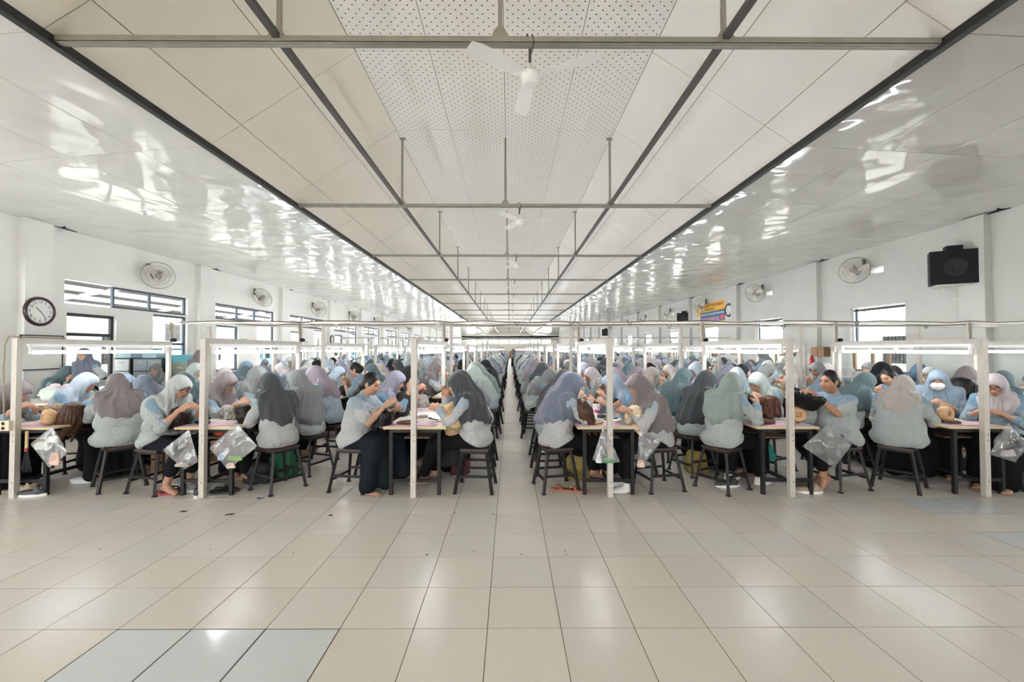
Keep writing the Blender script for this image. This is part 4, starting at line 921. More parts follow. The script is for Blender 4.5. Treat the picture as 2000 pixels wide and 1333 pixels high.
# third table right of the aisle
HO['w'] = hero(6, -1, 0, -.64, .02, -52, 'broad worker in beige hijab with long black skirt, back turned', 'beige', 0, 0, lean=.36, hp=.70, hy=-.1, girth=1.30, hijab='mid', rh=(.16, .46, .80), lh=(-.14, .44, .80), rfd=(-.2, 1, 0), sleeve=.95, knees=((.15, .46, .50), (-.13, .44, .50)), ankles=((.14, .66, .13), (-.13, .50, .11)), seed=23)
HO['x'] = hero(6, 1, 1, .50, -.02, 132, 'worker in steel blue hijab wearing white face mask', 'steel blue', 2, 0, lean=.22, hp=.42, mask=True, hijab='long', rh=(.08, .30, .84), lh=(-.12, .30, .82), sleeve=.6, seed=24)
HO['y'] = hero(6, 1, 0, .62, .12, 122, 'worker in pinkish hijab and glasses at right picture edge', 'pinkish', 2, 0, lean=.28, hp=.50, glasses=True, hijab='short', rh=(.14, .36, .80), lh=(-.12, .38, .80), sleeve=.7, seed=25)
HO['z'] = hero(7, -1, 1, -.78, .04, -70, 'worker in dark teal hijab, back turned, behind last front post', 'teal', 2, 0, lean=.34, hp=.5, hijab='long', seed=26)

# ------------------------------------------------------------------ generic workers behind them
GP = [dict(lean=.30, hp=.50, hijab='mid', seed=31), dict(lean=.42, hp=.62, hijab='back', rh=(.10, .40, .86), lh=(-.08, .40, .88), seed=32), dict(lean=.26, hp=.42, hijab='long', legs='trousers', rh=(.08, .36, .96), lh=(-.10, .40, .88), seed=33), dict(lean=.34, hp=.55, hijab='mid', twist=.15, legs='trousers', rh=(.12, .42, .88), lh=(-.10, .44, .84), seed=34), dict(lean=.24, hp=.35, hijab='short', girth=1.12, seed=35), dict(lean=.36, hp=.60, hijab='long', girth=1.05, rh=(.08, .34, .98), lh=(-.10, .38, .90), rfd=(-.2, .2, 1), seed=36), dict(lean=.30, hp=.45, hijab='back', twist=-.18, glasses=True, seed=37), dict(lean=.28, hp=.48, hijab='bun', sleeve=.3, girth=1.08, seed=38)]
GM = [person('g', q=1.45, **p) for p in GP]; GL = [person('g', q=2.3, feet=False, **p) for p in GP]
HK = ['grey', 'pale grey', 'beige', 'charcoal', 'taupe', 'charcoal', 'teal', 'blue', 'lavender', 'pale grey', 'light blue', 'pinkish', 'sage', 'slate blue', 'mauve', 'beige', 'steel blue', 'mint', 'black', 'grey', 'steel blue', 'lavender', 'light blue', 'pale grey', 'slate blue']
WM = {}; seats = []
KN = ['near', 'middle', 'far']
def individual(c, u): return (u <= 5) or (u <= 7 and c in (3, 4))
crowd = []
for u in range(NU):
    for c in range(8):
        if not has_unit(c, u): continue
        for s in (-1, 1):
            for k in range(3):
                if u == 0 and (c, s, k) in OCC: continue
                if rngc.random() < .03 and u > 0: continue
                x, y = seat_xy(c, s, k); x += rngc.uniform(-.05, .03)*s; y += UP*u+rngc.uniform(-.05, .05); rz = R(90*s+rngc.uniform(-14, 14)); g_ = rngc.choices(range(8), (3, 3, 3, 3, 2, 3, 2, .5))[0]; hk = rngc.choice(HK); sh = rngc.choices(range(4), (4, 2, 4, 2))[0]; sca = rngc.uniform(.95, 1.04)
                if u == 1 and c == 2 and s == 1 and k == 0: g_ = 7
                if not individual(c, u): crowd.append((x, y, rz, g_, hk, sh, sca)); continue
                M = GM[g_] if u <= 1 else GL[g_]; who = 'bareheaded worker' if g_ == 7 else 'worker in %s hijab' % hk
                lab = '%s, %s seat, %s, %s table, %s' % (who, KN[k], row_side(c, s), ORD[u], ROWN[c])
                place(M, (x, y, 0), rz, lab, hk, sh, rngc.choice((0, 0, 1, 2, 3)), rngc.randrange(4), sca)
                if u <= 3 or c in (3, 4): stool(x, y, rz+rngc.uniform(-.1, .1), 'stool at %s seat, %s, %s table, %s' % (KN[k], row_side(c, s), ORD[u], ROWN[c]), False)
# ------------------------------------------------------------------ standing people and people by the left wall
ST1 = person('s', q=1.2, stand=True, lean=.02, hp=-.02, hy=.35, hijab='long', rh=(.26, .10, .62), lh=(-.26, .12, .62), rfd=(0, .3, -1), lfd=(0, .3, -1), sleeve=.8, seed=41, rpole=(.8, -.4, 0), lpole=(-.8, -.4, 0))
ST2 = person('s', q=1.6, stand=True, lean=.16, hp=.45, hijab='back', seed=42)
place(ST1, (-7.35, 7.45, 0), R(172), 'standing woman in slate blue hijab and mint shirt by left windows', 'slate blue', 0, 0, 2, .905, 'standing people')
place(ST2, (-6.35, 8.75, 0), R(35), 'standing woman in taupe hijab beside blue-framed opening', 'taupe', 0, 0, 0, .90, 'standing people')
place(ST2, (5.86, 9.65, 0), R(40), 'standing woman in grey hijab bending over right-hand tables', 'grey', 2, 0, 0, .91, 'standing people')
place(GM[5], (-7.95, 7.42, 0), R(-80), 'woman in dark teal hijab seated beside whiteboard at net table', 'teal', 3, 0, 0, 1.0, 'people by the left wall')
place(GM[4], (-7.25, 8.95, 0), R(185), 'woman in grey hijab looking up in front of drawer cabinets', 'grey', 3, 0, 2, .97, 'people by the left wall')
place(GM[0], (8.0, 8.5, 0), R(170), 'woman in blue hijab seated against right wall', 'blue', 2, 0, 0, 1.0, 'people by the right wall')
place(ST2, (.30, 38.0, 0), R(180), 'distant person standing in the middle of the central aisle', 'charcoal', 0, 0, 0, .95, 'standing people')
stool(-7.95, 7.42, .2, 'stool under woman in dark teal hijab beside whiteboard', False); stool(-7.25, 8.95, .1, 'stool in front of the drawer cabinets', False); stool(8.0, 8.5, .1, 'stool against the right wall', False)
# ------------------------------------------------------------------ the far crowd: everyone past the 300 nearest, one object
def low(M, ratio):
    out = []
    for key in ('shirt', 'hijab', 'hair', 'bottom', 'body'):
        if key not in M: continue
        me = M[key]; o = bpy.data.objects.new('tmp', me); COL.objects.link(o); md = o.modifiers.new('d', 'DECIMATE'); n = {'shirt': 110, 'hijab': 90, 'hair': 60, 'bottom': 50, 'body': 110}[key]; md.ratio = min(1, n/max(1, len(me.polygons)*2))
        dg = bpy.context.evaluated_depsgraph_get(); e = o.evaluated_get(dg).to_mesh(); e.calc_loop_triangles()
        v = np.empty(len(e.vertices)*3, np.float32); e.vertices.foreach_get('co', v); t = np.empty(len(e.loop_triangles)*3, np.int32); e.loop_triangles.foreach_get('vertices', t)
        out.append((key, v.reshape(-1, 3), t.reshape(-1, 3))); o.evaluated_get(dg).to_mesh_clear(); bpy.data.objects.remove(o)
    return out
LOWM = [low(m, .1) for m in GL]
cm = [m_skins[0], m_hair, m_bottoms[0]]+m_shirts[:4]+[m_hij[k] for k in HIJ]; HKI = {k: 7+i for i, k in enumerate(HIJ)}
VV, TT, MM = [], [], []; nv = 0
for (x, y, rz, g_, hk, sh, sca) in crowd:
    ca, sa = math.cos(rz), math.sin(rz)
    for key, v, t in LOWM[g_]:
        w = v*sca; VV.append(np.stack([w[:, 0]*ca-w[:, 1]*sa+x, w[:, 0]*sa+w[:, 1]*ca+y, w[:, 2]], 1)); TT.append(t+nv); nv += len(v); MM.append(np.full(len(t), {'shirt': 3+sh, 'hijab': HKI[hk], 'hair': 1, 'bottom': 2, 'body': 0}[key], np.int32))
VV = np.concatenate(VV); TT = np.concatenate(TT); MM = np.concatenate(MM)
me = bpy.data.meshes.new('distant_crowd'); me.vertices.add(len(VV)); me.vertices.foreach_set('co', VV.astype(np.float32).ravel()); me.loops.add(TT.size); me.loops.foreach_set('vertex_index', TT.astype(np.int32).ravel()); me.polygons.add(len(TT)); me.polygons.foreach_set('loop_start', np.arange(0, TT.size, 3, dtype=np.int32))
for m in cm: me.materials.append(m)
me.polygons.foreach_set('material_index', MM); me.polygons.foreach_set('use_smooth', np.ones(len(TT), bool)); me.update(calc_edges=True)
ca_ = me.color_attributes.new('Col', 'FLOAT_COLOR', 'POINT'); ca_.data.foreach_set('color', np.ones(len(VV)*4, np.float32))
tag(ob('distant_crowd', me), 'distant crowd of seated workers filling the far half of the hall', 'crowd', kind='stuff')
b = MB()
for u in range(8, NU):
    for c, s in ((3, 1), (4, -1)):
        for k in range(3):
            x, y = seat_xy(c, s, k); y += UP*u; b.mi = 0; b.bb(x-.15, x+.15, y-.15, y+.15, .42, .46); b.mi = 1
            for sx in (-.17, .17):
                for sy in (-.17, .17): b.bb(x+sx-.013, x+sx+.013, y+sy-.013, y+sy+.013, 0, .42)
tag(b.build('distant_stools', [m_seat, m_leg]), 'distant stools lining both edges of the central aisle', 'stools', kind='stuff')
# ------------------------------------------------------------------ wigs in the workers' hands
def at(px, py, Y): return Vector(((px-996)*Y/834, Y, H0-(py-683)*Y/834))
def stand_for(o, z):
    # black clamp rod from the table edge up into the wig
    p = o.location; MB().tube([(0, 0, (z-p.z)), (0, 0, -.03)], .011, 8).build('clamp_rod', m_blk, o)
wig('curly', 2, 'ash', (-5.08, 4.82, TZ+.12), (0, 0, .4), 'ash curly wig beside peach wooden head block on leftmost table')
wig('long', 1, 'brown', at(150, 800, 4.72), (0, .25, 0), 'long brown wig held by broad worker in taupe hijab')
w = wig('bob', 1, 'dark brown', at(356, 810, 4.58), (.25, .35, .3), 'dark brown bob wig being sewn by worker in glasses'); stand_for(w, TZ)
wig('curly', 1, 'grey', at(446, 800, 5.0), (.2, 0, 0), 'loose grey hair piece between two workers', scale=.7)
wig('long', 1, 'dark brown', at(478, 800, 4.72), (.1, -.3, .5), 'dark wig in hands of worker in charcoal hijab', scale=.8)
w = wig('bob', 2, 'black', at(752, 812, 4.62), (.1, .25, .2), 'black bob wig held by bareheaded ponytail worker', scale=1.05); stand_for(w, TZ)
wig('long', 1, 'dark brown', at(789, 778, 5.25), (0, .15, .3), 'long brown wig hanging before worker in lavender hijab')
wig('curly', 2, 'blond', at(888, 800, 4.62), (0, 0, .9), 'blond curly wig with hanging lock in charcoal hijab worker hands')
o = wig('long', 1, 'blond', at(884, 822, 4.66), (0, 0, 2.0), 'long blond tress hanging over table corner by aisle', scale=.75); stand_for(o, TZ-.1)
w = wig('long', 1, 'brown', at(1132, 794, 4.62), (0, -.5, .2), 'brown ponytail wig before worker in slate blue hijab', scale=.95); stand_for(w, TZ)
wig('curly', 1, 'pale blond', at(1240, 806, 4.60), (0, 0, .2), 'pale blond short wig held by worker in sneakers', scale=.95)
wig('bob', 1, 'black', at(1212, 790, 5.2), (0, 0, .7), 'black wig before worker in steel blue hijab with glasses')
w = wig('bob', 2, 'black', at(1452, 782, 4.9), (0, -.6, .2), 'black wig with pale lining before worker in sage hijab'); stand_for(w, TZ)
wig('bob', 1, 'auburn', at(1503, 788, 4.95), (0, .1, .9), 'auburn bob wig standing on second right table', scale=1.1)
wig('bowl', 1, 'black', at(1574, 782, 4.62), (.25, .25, .2), 'big black upturned wig held by bareheaded broad worker', scale=1.2)
wig('bob', 2, 'black', at(1882, 752, 5.6), (0, .3, .4), 'fluffy black wig with hairbrush at third right table', scale=1.15)
wig('bob', 2, 'black', at(1840, 815, 4.85), (0, 1.2, .4), 'black wig lying beside broad worker in beige hijab', scale=.85)
# flat hair pieces and cloths on the front tables
m_pink = mat('pink_cloth', srgb(206, 176, 184), 0.85, noise=0.08, nscale=14, bump=.3, bscale=18); m_paper = mat('white_paper', srgb(232, 230, 228), 0.7); m_metal = mat('bright_metal', srgb(190, 190, 188), 0.3, metal=.8); m_pinkd = mat('magenta_plastic', srgb(190, 90, 128), 0.5)
def cloth(x, y, w, d, rz, label, m, seed, z=TZ+.001):
    g_ = random.Random(seed); n = 9; b = MB(); ids = {}
    for i in range(n):
        for j in range(n):
            u, v = i/(n-1)-.5, j/(n-1)-.5; e = 1+.16*math.sin(5*u+9*v+seed)+.12*math.sin(11*v-4*u+2*seed)
            ids[i, j] = len(b.v); b.v.append((u*w*e, v*d*e, .003+.006*abs(math.sin(9*u+6*v+seed))*g_.random()))
    for i in range(n-1):
        for j in range(n-1): b.f.append((ids[i, j], ids[i+1, j], ids[i+1, j+1], ids[i, j+1])); b.m.append(0)
    o = b.build('cloth', m, None, (x, y, z), (0, 0, rz), True); so = o.modifiers.new('thickness', 'SOLIDIFY'); so.thickness = .002; tag(o, label, 'cloth', 'cloths on the tables'); return o
wcols = ['ash', 'dark brown', 'brown', 'blond', 'auburn', 'black']
for c in range(1, 7):
    x = COLX[c]; g_ = random.Random(c*7); rn = ROWN[c]
    for k, (dy, m, nm) in enumerate(((.20, m_pink, 'pink'), (.75, m_paper, 'white'), (1.35, m_pink, 'rear pink'))):
        cloth(x+g_.uniform(-.08, .08), U0+dy, .50, .34 if k != 1 else .5, g_.uniform(-.15, .15), '%s work cloth on front table, %s' % (nm, rn), m, c*3+k)
    for k in range(3):
        o = wig('flat', k+1, g_.choice(wcols), (x+g_.uniform(-.16, .18), U0+.16+.42*k, TZ+.012), (0, 0, g_.uniform(0, 6)), '%s flat hair piece lying on front table, %s' % (('front', 'middle', 'rear')[k], rn), scale=g_.uniform(.6, .95))
    b = MB(); b.bb(-.09, .09, -.008, .008, 0, .008); b.bb(.05, .09, -.012, .012, .002, .012)
    o = b.build('tail_comb', m_blk, None, (x+g_.uniform(-.1, .12), U0+.42, TZ+.014), (0, 0, g_.uniform(0, 3))); tag(o, 'thin dark comb lying on front table, %s' % rn, 'comb', 'small tools on the tables')
    b = MB(); b.bar((-.07, 0, .006), (.06, .02, .006), .006, .004); b.bar((-.07, .02, .006), (.06, -.002, .006), .006, .004); b.torus(.014, .003, 12, 5, (-.083, -.004, .006)); b.torus(.014, .003, 12, 5, (-.083, .026, .006))
    o = b.build('scissors', m_metal, None, (x+g_.uniform(-.15, .15), U0+.58, TZ+.014), (0, 0, g_.uniform(0, 3))); tag(o, 'steel scissors lying on front table, %s' % rn, 'scissors', 'small tools on the tables')
    o = MB().bb(-.05, .05, -.035, .035, 0, .012).bb(-.03, .03, -.02, .02, .012, .03).build('needle_case', m_pinkd, None, (x+g_.uniform(-.2, .2), U0+.95, TZ+.014), (0, 0, g_.uniform(0, 3))); tag(o, 'magenta needle case on front table, %s' % rn, 'case', 'small tools on the tables')
for nm, p, rz, lab in (('a', (-4.93, 4.60, TZ+.086), -2.1, 'peach wooden head block at front of leftmost table'), ('b', (3.14, 4.66, TZ+.10), -1.9, 'tan wooden head block with square hole before bareheaded broad worker'), ('c', (4.80, 4.70, TZ+.10), -1.3, 'tan wooden head block behind rightmost front post'), ('d', (4.72, 5.2, TZ+.09), .5, 'wooden head block at middle of third right table')):
    o = ob('head_block', BLOCK, None, p, (0, 0, rz)); tag(o, lab, 'head block', 'wooden head blocks')
    MB().tube([(0, 0, -.098), (0, 0, -.05)], .014, 8).build('peg', m_blk, o)
# wigs before the generic workers of the first rows
HWIG = random.Random(3)
for o in [q for q in COL.objects if q.name.startswith('person') and q.get('label', '').find(' seat, ') > 0]:
    if o.location.y > U0+UP*3: continue
    if HWIG.random() < .25: continue
    p = Wd(o, (HWIG.uniform(-.04, .04), .41, .80)); kd = HWIG.choice(('bob', 'curly', 'long', 'bob')); col = HWIG.choice(list(m_wig))
    q = ob('wig', WIGF[kd], None, p, (HWIG.uniform(-.3, .3), HWIG.uniform(-.3, .3), HWIG.uniform(0, 6))); q.scale = (.8,)*3; omat(q, m_wig[col]); lb = o['label']; lb = lb[lb.index(', ')+2:]
    tag(q, '%s wig before %s' % (col, lb), 'wig', 'wigs being worked on')

# ------------------------------------------------------------------ clear plastic bags hung from the front table edges
def film(name):
    m = bpy.data.materials.new(name); m.use_nodes = True; N = m.node_tree.nodes; L = m.node_tree.links; N.remove(N['Principled BSDF'])
    t = N.new('ShaderNodeBsdfTransparent'); t.inputs[0].default_value = (.95, .95, .96, 1); g_ = N.new('ShaderNodeBsdfGlossy'); g_.inputs['Roughness'].default_value = .2; d = N.new('ShaderNodeBsdfTranslucent'); d.inputs[0].default_value = (.85, .86, .88, 1); d2 = N.new('ShaderNodeBsdfDiffuse'); d2.inputs[0].default_value = (.85, .85, .87, 1)
    a = N.new('ShaderNodeMixShader'); a.inputs[0].default_value = .5; L.new(d.outputs[0], a.inputs[1]); L.new(d2.outputs[0], a.inputs[2]); b = N.new('ShaderNodeMixShader'); b.inputs[0].default_value = .32; L.new(a.outputs[0], b.inputs[1]); L.new(g_.outputs[0], b.inputs[2])
    c = N.new('ShaderNodeMixShader'); c.inputs[0].default_value = .30; L.new(t.outputs[0], c.inputs[1]); L.new(b.outputs[0], c.inputs[2]); L.new(c.outputs[0], N['Material Output'].inputs['Surface'])
    tc = N.new('ShaderNodeTexCoord'); n = N.new('ShaderNodeTexNoise'); n.inputs['Scale'].default_value = 8; n.inputs['Detail'].default_value = 2; n.inputs['Distortion'].default_value = 1.0; L.new(tc.outputs['Object'], n.inputs['Vector']); bp = N.new('ShaderNodeBump'); bp.inputs['Strength'].default_value = .45; bp.inputs['Distance'].default_value = .03; L.new(n.outputs['Fac'], bp.inputs['Height'])
    for s in (g_, d2): L.new(bp.outputs['Normal'], s.inputs['Normal'])
    return m
m_film = film('clear_plastic_film')
def blob(r, seed, m, q=.012):
    g_ = random.Random(seed); pr = [el((0, 0, 0), [a*.75 for a in r], None, .02)]+[el([g_.uniform(-.85, .85)*r[i] for i in range(3)], [a*g_.uniform(.4, .6) for a in r], None, .03) for _ in range(9)]
    F = Field(*bounds(pr), q).add(pr); return mk_mesh('blob', polygonise(F), m)
def pouch(r, seed, m):
    # slumped cloth bag: rounded box, narrower at the gathered top, with creases
    F = Field([-a*1.25 for a in r], [a*1.25 for a in r], .012); x, y, z = F.xyz(); t = np.clip((z/r[2]+1)/2, 0, 1); s = 1.0-.35*t*t; rr = min(.035, min(r)*.8)
    qx, qy, qz = np.abs(x)/s-(r[0]-rr), np.abs(y)/s-(r[1]-rr), np.abs(z)-(r[2]-rr)
    F.D = (np.sqrt(np.maximum(qx, 0)**2+np.maximum(qy, 0)**2+np.maximum(qz, 0)**2)+np.minimum(np.maximum(np.maximum(qx, qy), qz), 0)-rr+.006*np.sin(x*38+np.sin(z*25+seed)*1.5+seed)+.005*np.sin(z*42+x*20+y*30)).astype(np.float32)
    return mk_mesh('pouch', polygonise(F), m)
def bag(corners, Y, label, seed, contents=(), depth=.05):
    # corners in the photo, top first and clockwise; a pillow of film between a front and a rear sheet
    P = [at(px, py, Y) for px, py in corners]; n = 13; c0 = sum(P, Vector())/4; o = ob('plastic_bag', None, None, P[0]); tag(o, label, 'plastic bag', 'clear plastic bags on the table edges'); g_ = random.Random(seed)
    for sgn, nm in ((-1, 'front_film'), (1, 'rear_film')):
        b = MB(); ids = {}
        for i in range(n):
            for j in range(n):
                u, v = i/(n-1), j/(n-1); p = P[0]*(1-u)*(1-v)+P[1]*u*(1-v)+P[2]*u*v+P[3]*(1-u)*v; k = (16*u*(1-u)*v*(1-v))**.5
                f_ = depth*k*sgn*(.6+.5*math.sin(7*(u-v)+seed)*math.sin(5*(u+v)+seed*2)+.25*g_.random()); q = p-P[0]; ids[i, j] = len(b.v); b.v.append((q.x, q.y+f_, q.z))
        for i in range(n-1):
            for j in range(n-1): b.f.append((ids[i, j], ids[i+1, j], ids[i+1, j+1], ids[i, j+1])); b.m.append(0)
        b.build(nm, m_film, o, None, None, True)
    for k, (px, py, r, col) in enumerate(contents):
        p = at(px, py, Y)-P[0]; ob('wrapped_contents', pouch(r, seed+k, mat('bag_contents_%d_%d_%d' % col, srgb(*col), .7)), o, p)
    return o
Yb = 4.39
bag([(110, 832), (141, 884), (106, 912), (68, 866)], Yb, 'clear bag with pale nets hung on leftmost table', 1, [(92, 868, (.07, .02, .045), (214, 222, 206)), (112, 856, (.06, .02, .04), (228, 222, 216)), (116, 893, (.055, .02, .07), (216, 178, 160))])
bag([(374, 838), (393, 900), (366, 916), (323, 878)], Yb, 'clear bag hung left of second white post', 2, [(362, 906, (.08, .02, .025), (170, 160, 150))])
bag([(466, 826), (507, 871), (450, 916), (413, 874)], Yb, 'clear bag with green wrapper hung right of second post', 3, [(464, 893, (.08, .018, .03), (128, 168, 92)), (436, 890, (.03, .02, .04), (150, 180, 205)), (455, 908, (.05, .015, .03), (205, 180, 170))])
bag([(1178, 832), (1211, 902), (1180, 905), (1156, 898)], Yb, 'clear bag with green packet hung beside first right post', 4, [(1188, 898, (.075, .02, .032), (52, 140, 84)), (1168, 895, (.03, .02, .045), (226, 226, 226))])
bag([(1248, 836), (1291, 862), (1262, 900), (1243, 912)], Yb+.03, 'tall clear bag hung at right corner of aisle table', 5, [(1250, 905, (.04, .02, .04), (206, 184, 166)), (1281, 861, (.022, .006, .028), (226, 210, 170))])
bag([(1618, 828), (1664, 868), (1628, 914), (1566, 872)], Yb, 'large clear bag with dark bundle before bareheaded broad worker', 6, [(1627, 886, (.085, .025, .055), (82, 90, 88))], .08)
bag([(1972, 826), (2006, 868), (1984, 904), (1932, 888)], Yb, 'clear bag hung at rightmost front table', 7, [(1970, 885, (.07, .02, .04), (196, 192, 188))], .08)

# ------------------------------------------------------------------ footwear and bags on the floor
def sole(b, L=.25, W=.085, z0=0.002, z1=.022):
    n = 20; out = []
    for k in range(n):
        a = 2*math.pi*k/n; y = math.cos(a)*L/2; w = W/2*(1+.18*math.cos(a)-.15*math.cos(2*a)); out.append((math.sin(a)*w, y))
    i = len(b.v); b.v += [(x, y, z0) for x, y in out]+[(x, y, z1) for x, y in out]
    b.f.append(tuple(i+k for k in reversed(range(n)))); b.m.append(b.mi); b.f.append(tuple(i+n+k for k in range(n))); b.m.append(b.mi)
    for k in range(n): b.f.append((i+k, i+(k+1) % n, i+n+(k+1) % n, i+n+k)); b.m.append(b.mi)
def sandal(px, py, rz, col, label):
    x, y = fl(px, py); m = mat('sandal_%d_%d_%d' % col, srgb(*col), .6); o = ob('sandal', None, None, (x, y, 0), (0, 0, R(rz))); tag(o, label, 'sandal', 'footwear under the tables')
    b = MB(); sole(b); b.build('sole', m, o)
    b = MB(); b.tube([(-.045, .0, .02), (-.03, .035, .045), (0, .06, .05), (.03, .035, .045), (.045, 0, .02)], .010, 6); b.tube([(0, .06, .05), (0, .085, .022)], .007, 6); b.build('strap', m, o)
SHOE = None
def shoe(px, py, rz, col, label, low=False):
    x, y = fl(px, py); m = mat('shoe_%d_%d_%d' % col, srgb(*col), .6); k = 'low' if low else 'high'
    if k not in WM:
        pr = [el((0, -.06, .05), (.042, .06, .05), None, .03), el((0, .05, .032), (.045, .10, .034), None, .03), rc((0, -.06, .05), (0, -.055, .085), .04, .038, .02)]; F = Field(*bounds(pr), .0085).add(pr); x_, y_, z_ = F.xyz()
        cv = el((0, -.05, .095 if not low else .075), (.033, .065 if low else .045, .05))[0](x_, y_, z_); F.D = np.maximum(-smin(-F.D, cv, .006), .018-z_); WM[k] = mk_mesh('upper', polygonise(F), m)
        b = MB(); sole(b, .27, .095, .001, .028); WM['sole'] = b.mesh('sole', m_sneaker)
    o = ob('shoe', None, None, (x, y, 0), (0, 0, R(rz))); tag(o, label, 'shoe', 'footwear under the tables'); u_ = ob('upper', WM[k], o); omat(u_, m); ob('sole', WM['sole'], o)
for a in [(22, 958, 80, (196, 178, 154), 'beige slip-on shoe at foot of leftmost table'), (330, 962, 70, (150, 70, 72), 'red sandal beside second post stool'), (352, 958, 75, (120, 56, 60), 'second red sandal under grey sneakers'), (437, 960, 82, (34, 32, 32), 'black sandal behind second post'), (455, 955, 75, (40, 38, 37), 'second black sandal under bag with green wrapper'), (1098, 957, 75, (160, 100, 74), 'orange sandal under slate blue hijab worker'), (1128, 959, 70, (162, 102, 76), 'second orange sandal beside aisle table leg'), (1785, 940, 95, (60, 52, 48), 'dark sandal under broad worker in beige hijab'), (1935, 955, 85, (58, 52, 48), 'dark sandal behind rightmost post')]: sandal(*a)
for a in [(62, 957, 85, (178, 160, 138), 'beige slip-on shoe behind leftmost post', True), (75, 966, 95, (70, 72, 76), 'dark slip-on shoe in front of long black skirt', True), (368, 948, 68, (122, 128, 134), 'grey sneaker under second left table'), (378, 956, 60, (112, 118, 124), 'second grey sneaker under second left table'), (398, 964, 20, (60, 60, 62), 'black and white shoe behind second post'), (1578, 962, 80, (166, 146, 130), 'taupe flat shoe beside second right post', True), (1560, 952, 95, (90, 80, 72), 'dark taupe shoe behind second right post', True), (1420, 950, 92, (62, 58, 54), 'dark shoe under sage hijab worker stool', True), (280, 912, 80, (170, 150, 110), 'gold flat shoe on floor between left stools', True), (175, 940, 100, (205, 210, 214), 'white shoe at hem of long black skirt', True)]: shoe(*a)
def soft_bag(x, y, z, r, col, label, seed, strap=True):
    m = mat('bag_cloth_%d_%d_%d' % col, srgb(*col), .75, bump=.3, bscale=14); o = ob('bag', None, None, (x, y, z)); tag(o, label, 'bag', 'bags under the tables'); me = pouch(r, seed, m); q = ob('pouch', me, o, (0, 0, r[2]*1.02))
    if strap: MB().tube([(-r[0]*.5, -r[1]*.8, r[2]*1.9), (-r[0]*.3, -r[1], r[2]*2.5), (r[0]*.3, -r[1], r[2]*2.5), (r[0]*.5, -r[1]*.8, r[2]*1.9)], .011, 6).build('strap', m_blk, q)
soft_bag(.78, 5.05, 0, (.15, .09, .13), (138, 118, 58), 'yellow cloth bag on floor under slate blue hijab worker', 51)
soft_bag(-.72, 5.0, .166, (.15, .10, .14), (26, 26, 28), 'black backpack on stretcher of first left table', 52)
soft_bag(-.60, 5.25, 0, (.12, .10, .09), (92, 34, 42), 'maroon bag on floor by first left table', 53)
soft_bag(-2.72, 5.15, .0, (.16, .10, .17), (30, 92, 60), 'green bag under second left table', 54)
soft_bag(-2.85, 4.9, .0, (.14, .10, .11), (28, 28, 30), 'black striped bag under second left table', 55)
soft_bag(2.3, 5.3, 0, (.13, .09, .13), (146, 128, 62), 'yellow plastic bag under worker in long black-green hijab', 56, False)
soft_bag(3.05, 5.2, .166, (.13, .1, .11), (44, 140, 124), 'turquoise bag under second right table', 57)
soft_bag(4.86, 5.1, .166, (.14, .1, .11), (96, 64, 84), 'plum bag under third right table', 58)
soft_bag(-3.2, 4.75, .564, (.06, .05, .045), (196, 66, 44), 'red packet on shelf under second left table', 59, False)
soft_bag(-5.0, 4.8, .564, (.08, .06, .05), (190, 150, 60), 'ochre packet on shelf under leftmost table', 60, False)
m_card = mat('cardboard', srgb(150, 112, 78), .8, noise=.1, nscale=6)
def carton(x, y, z, d, rz, label):
    o = ob('carton', None, None, (x, y, z), (0, 0, rz)); tag(o, label, 'carton', 'cardboard cartons'); MB().bb(-d[0]/2, d[0]/2, -d[1]/2, d[1]/2, 0, d[2]).build('box_body', m_card, o)
    for s in (-1, 1): MB().box((0, s*d[1]/4, d[2]+.004), (d[0], d[1]/2-.004, .006)).build('flap', m_card, o)
    MB().bb(-d[0]/2-.001, d[0]/2+.001, -.025, .025, d[2]+.007, d[2]+.009).build('packing_tape', mat('packing_tape', srgb(196, 170, 128), .3), o)
carton(-4.20, 5.45, 0, (.42, .32, .34), .2, 'brown carton under stool beside broad worker in taupe hijab')
carton(-4.1, 6.0, 0, (.3, .3, .22), -.3, 'smaller brown carton behind left stools')
for k, (x, w_, h_) in enumerate(((-1.9, .9, 1.2), (-.9, .9, 1.25), (.35, 1.0, 1.2))): carton(x, 73.6, 0, (w_, .6, h_), 0, '%s tall brown carton by far wall' % ('left', 'middle', 'right')[k])
# hand broom hung beside the leftmost post, sockets on the post
t = thing('hand_broom', 'short black-bristled broom hung beside leftmost white post', 'broom', (-4.93, 4.40, .70)); m_bris = mat('black_bristle', srgb(30, 28, 27), .7, bump=.6, bscale=60, stretch=(1, 1, .1))
MB().tube([(0, 0, -.02), (0, 0, -.20)], .013, 8).build('handle', m_ply, t); MB().tube([(0, 0, -.19), (0, 0, -.225)], .016, 8).build('binding', mat('red_binding', srgb(150, 40, 56), .6), t)
b = MB()
for k in range(40):
    g_ = random.Random(k); a = g_.uniform(0, 6.28); rr = g_.uniform(0, 1); b.tube([(.012*rr*math.cos(a), .008*rr*math.sin(a), -.22), (.04*rr*math.cos(a), .018*rr*math.sin(a), -.32), (.062*rr*math.cos(a), .022*rr*math.sin(a), -.42+g_.uniform(-.02, .02))], .005, 4)
o = b.build('bristles', m_bris, t); o['kind'] = 'stuff'
t = thing('socket_box', 'cream double power socket on leftmost white post', 'socket box', (-5.115, 4.385, .74)); m_cream2 = mat('cream_plastic', srgb(214, 200, 176), .5)
MB().bb(-.05, .045, -.025, .03, -.05, .05).build('housing', m_cream2, t)
for z in (-.024, .024): MB().lathe([(.017, 0), (.019, .004), (.011, .004), (.010, 0)], 14, (-.012, -.025, z), Matrix.Rotation(R(90), 3, 'X')).build('outlet', mat('brown_outlet', srgb(120, 96, 76), .5), t)
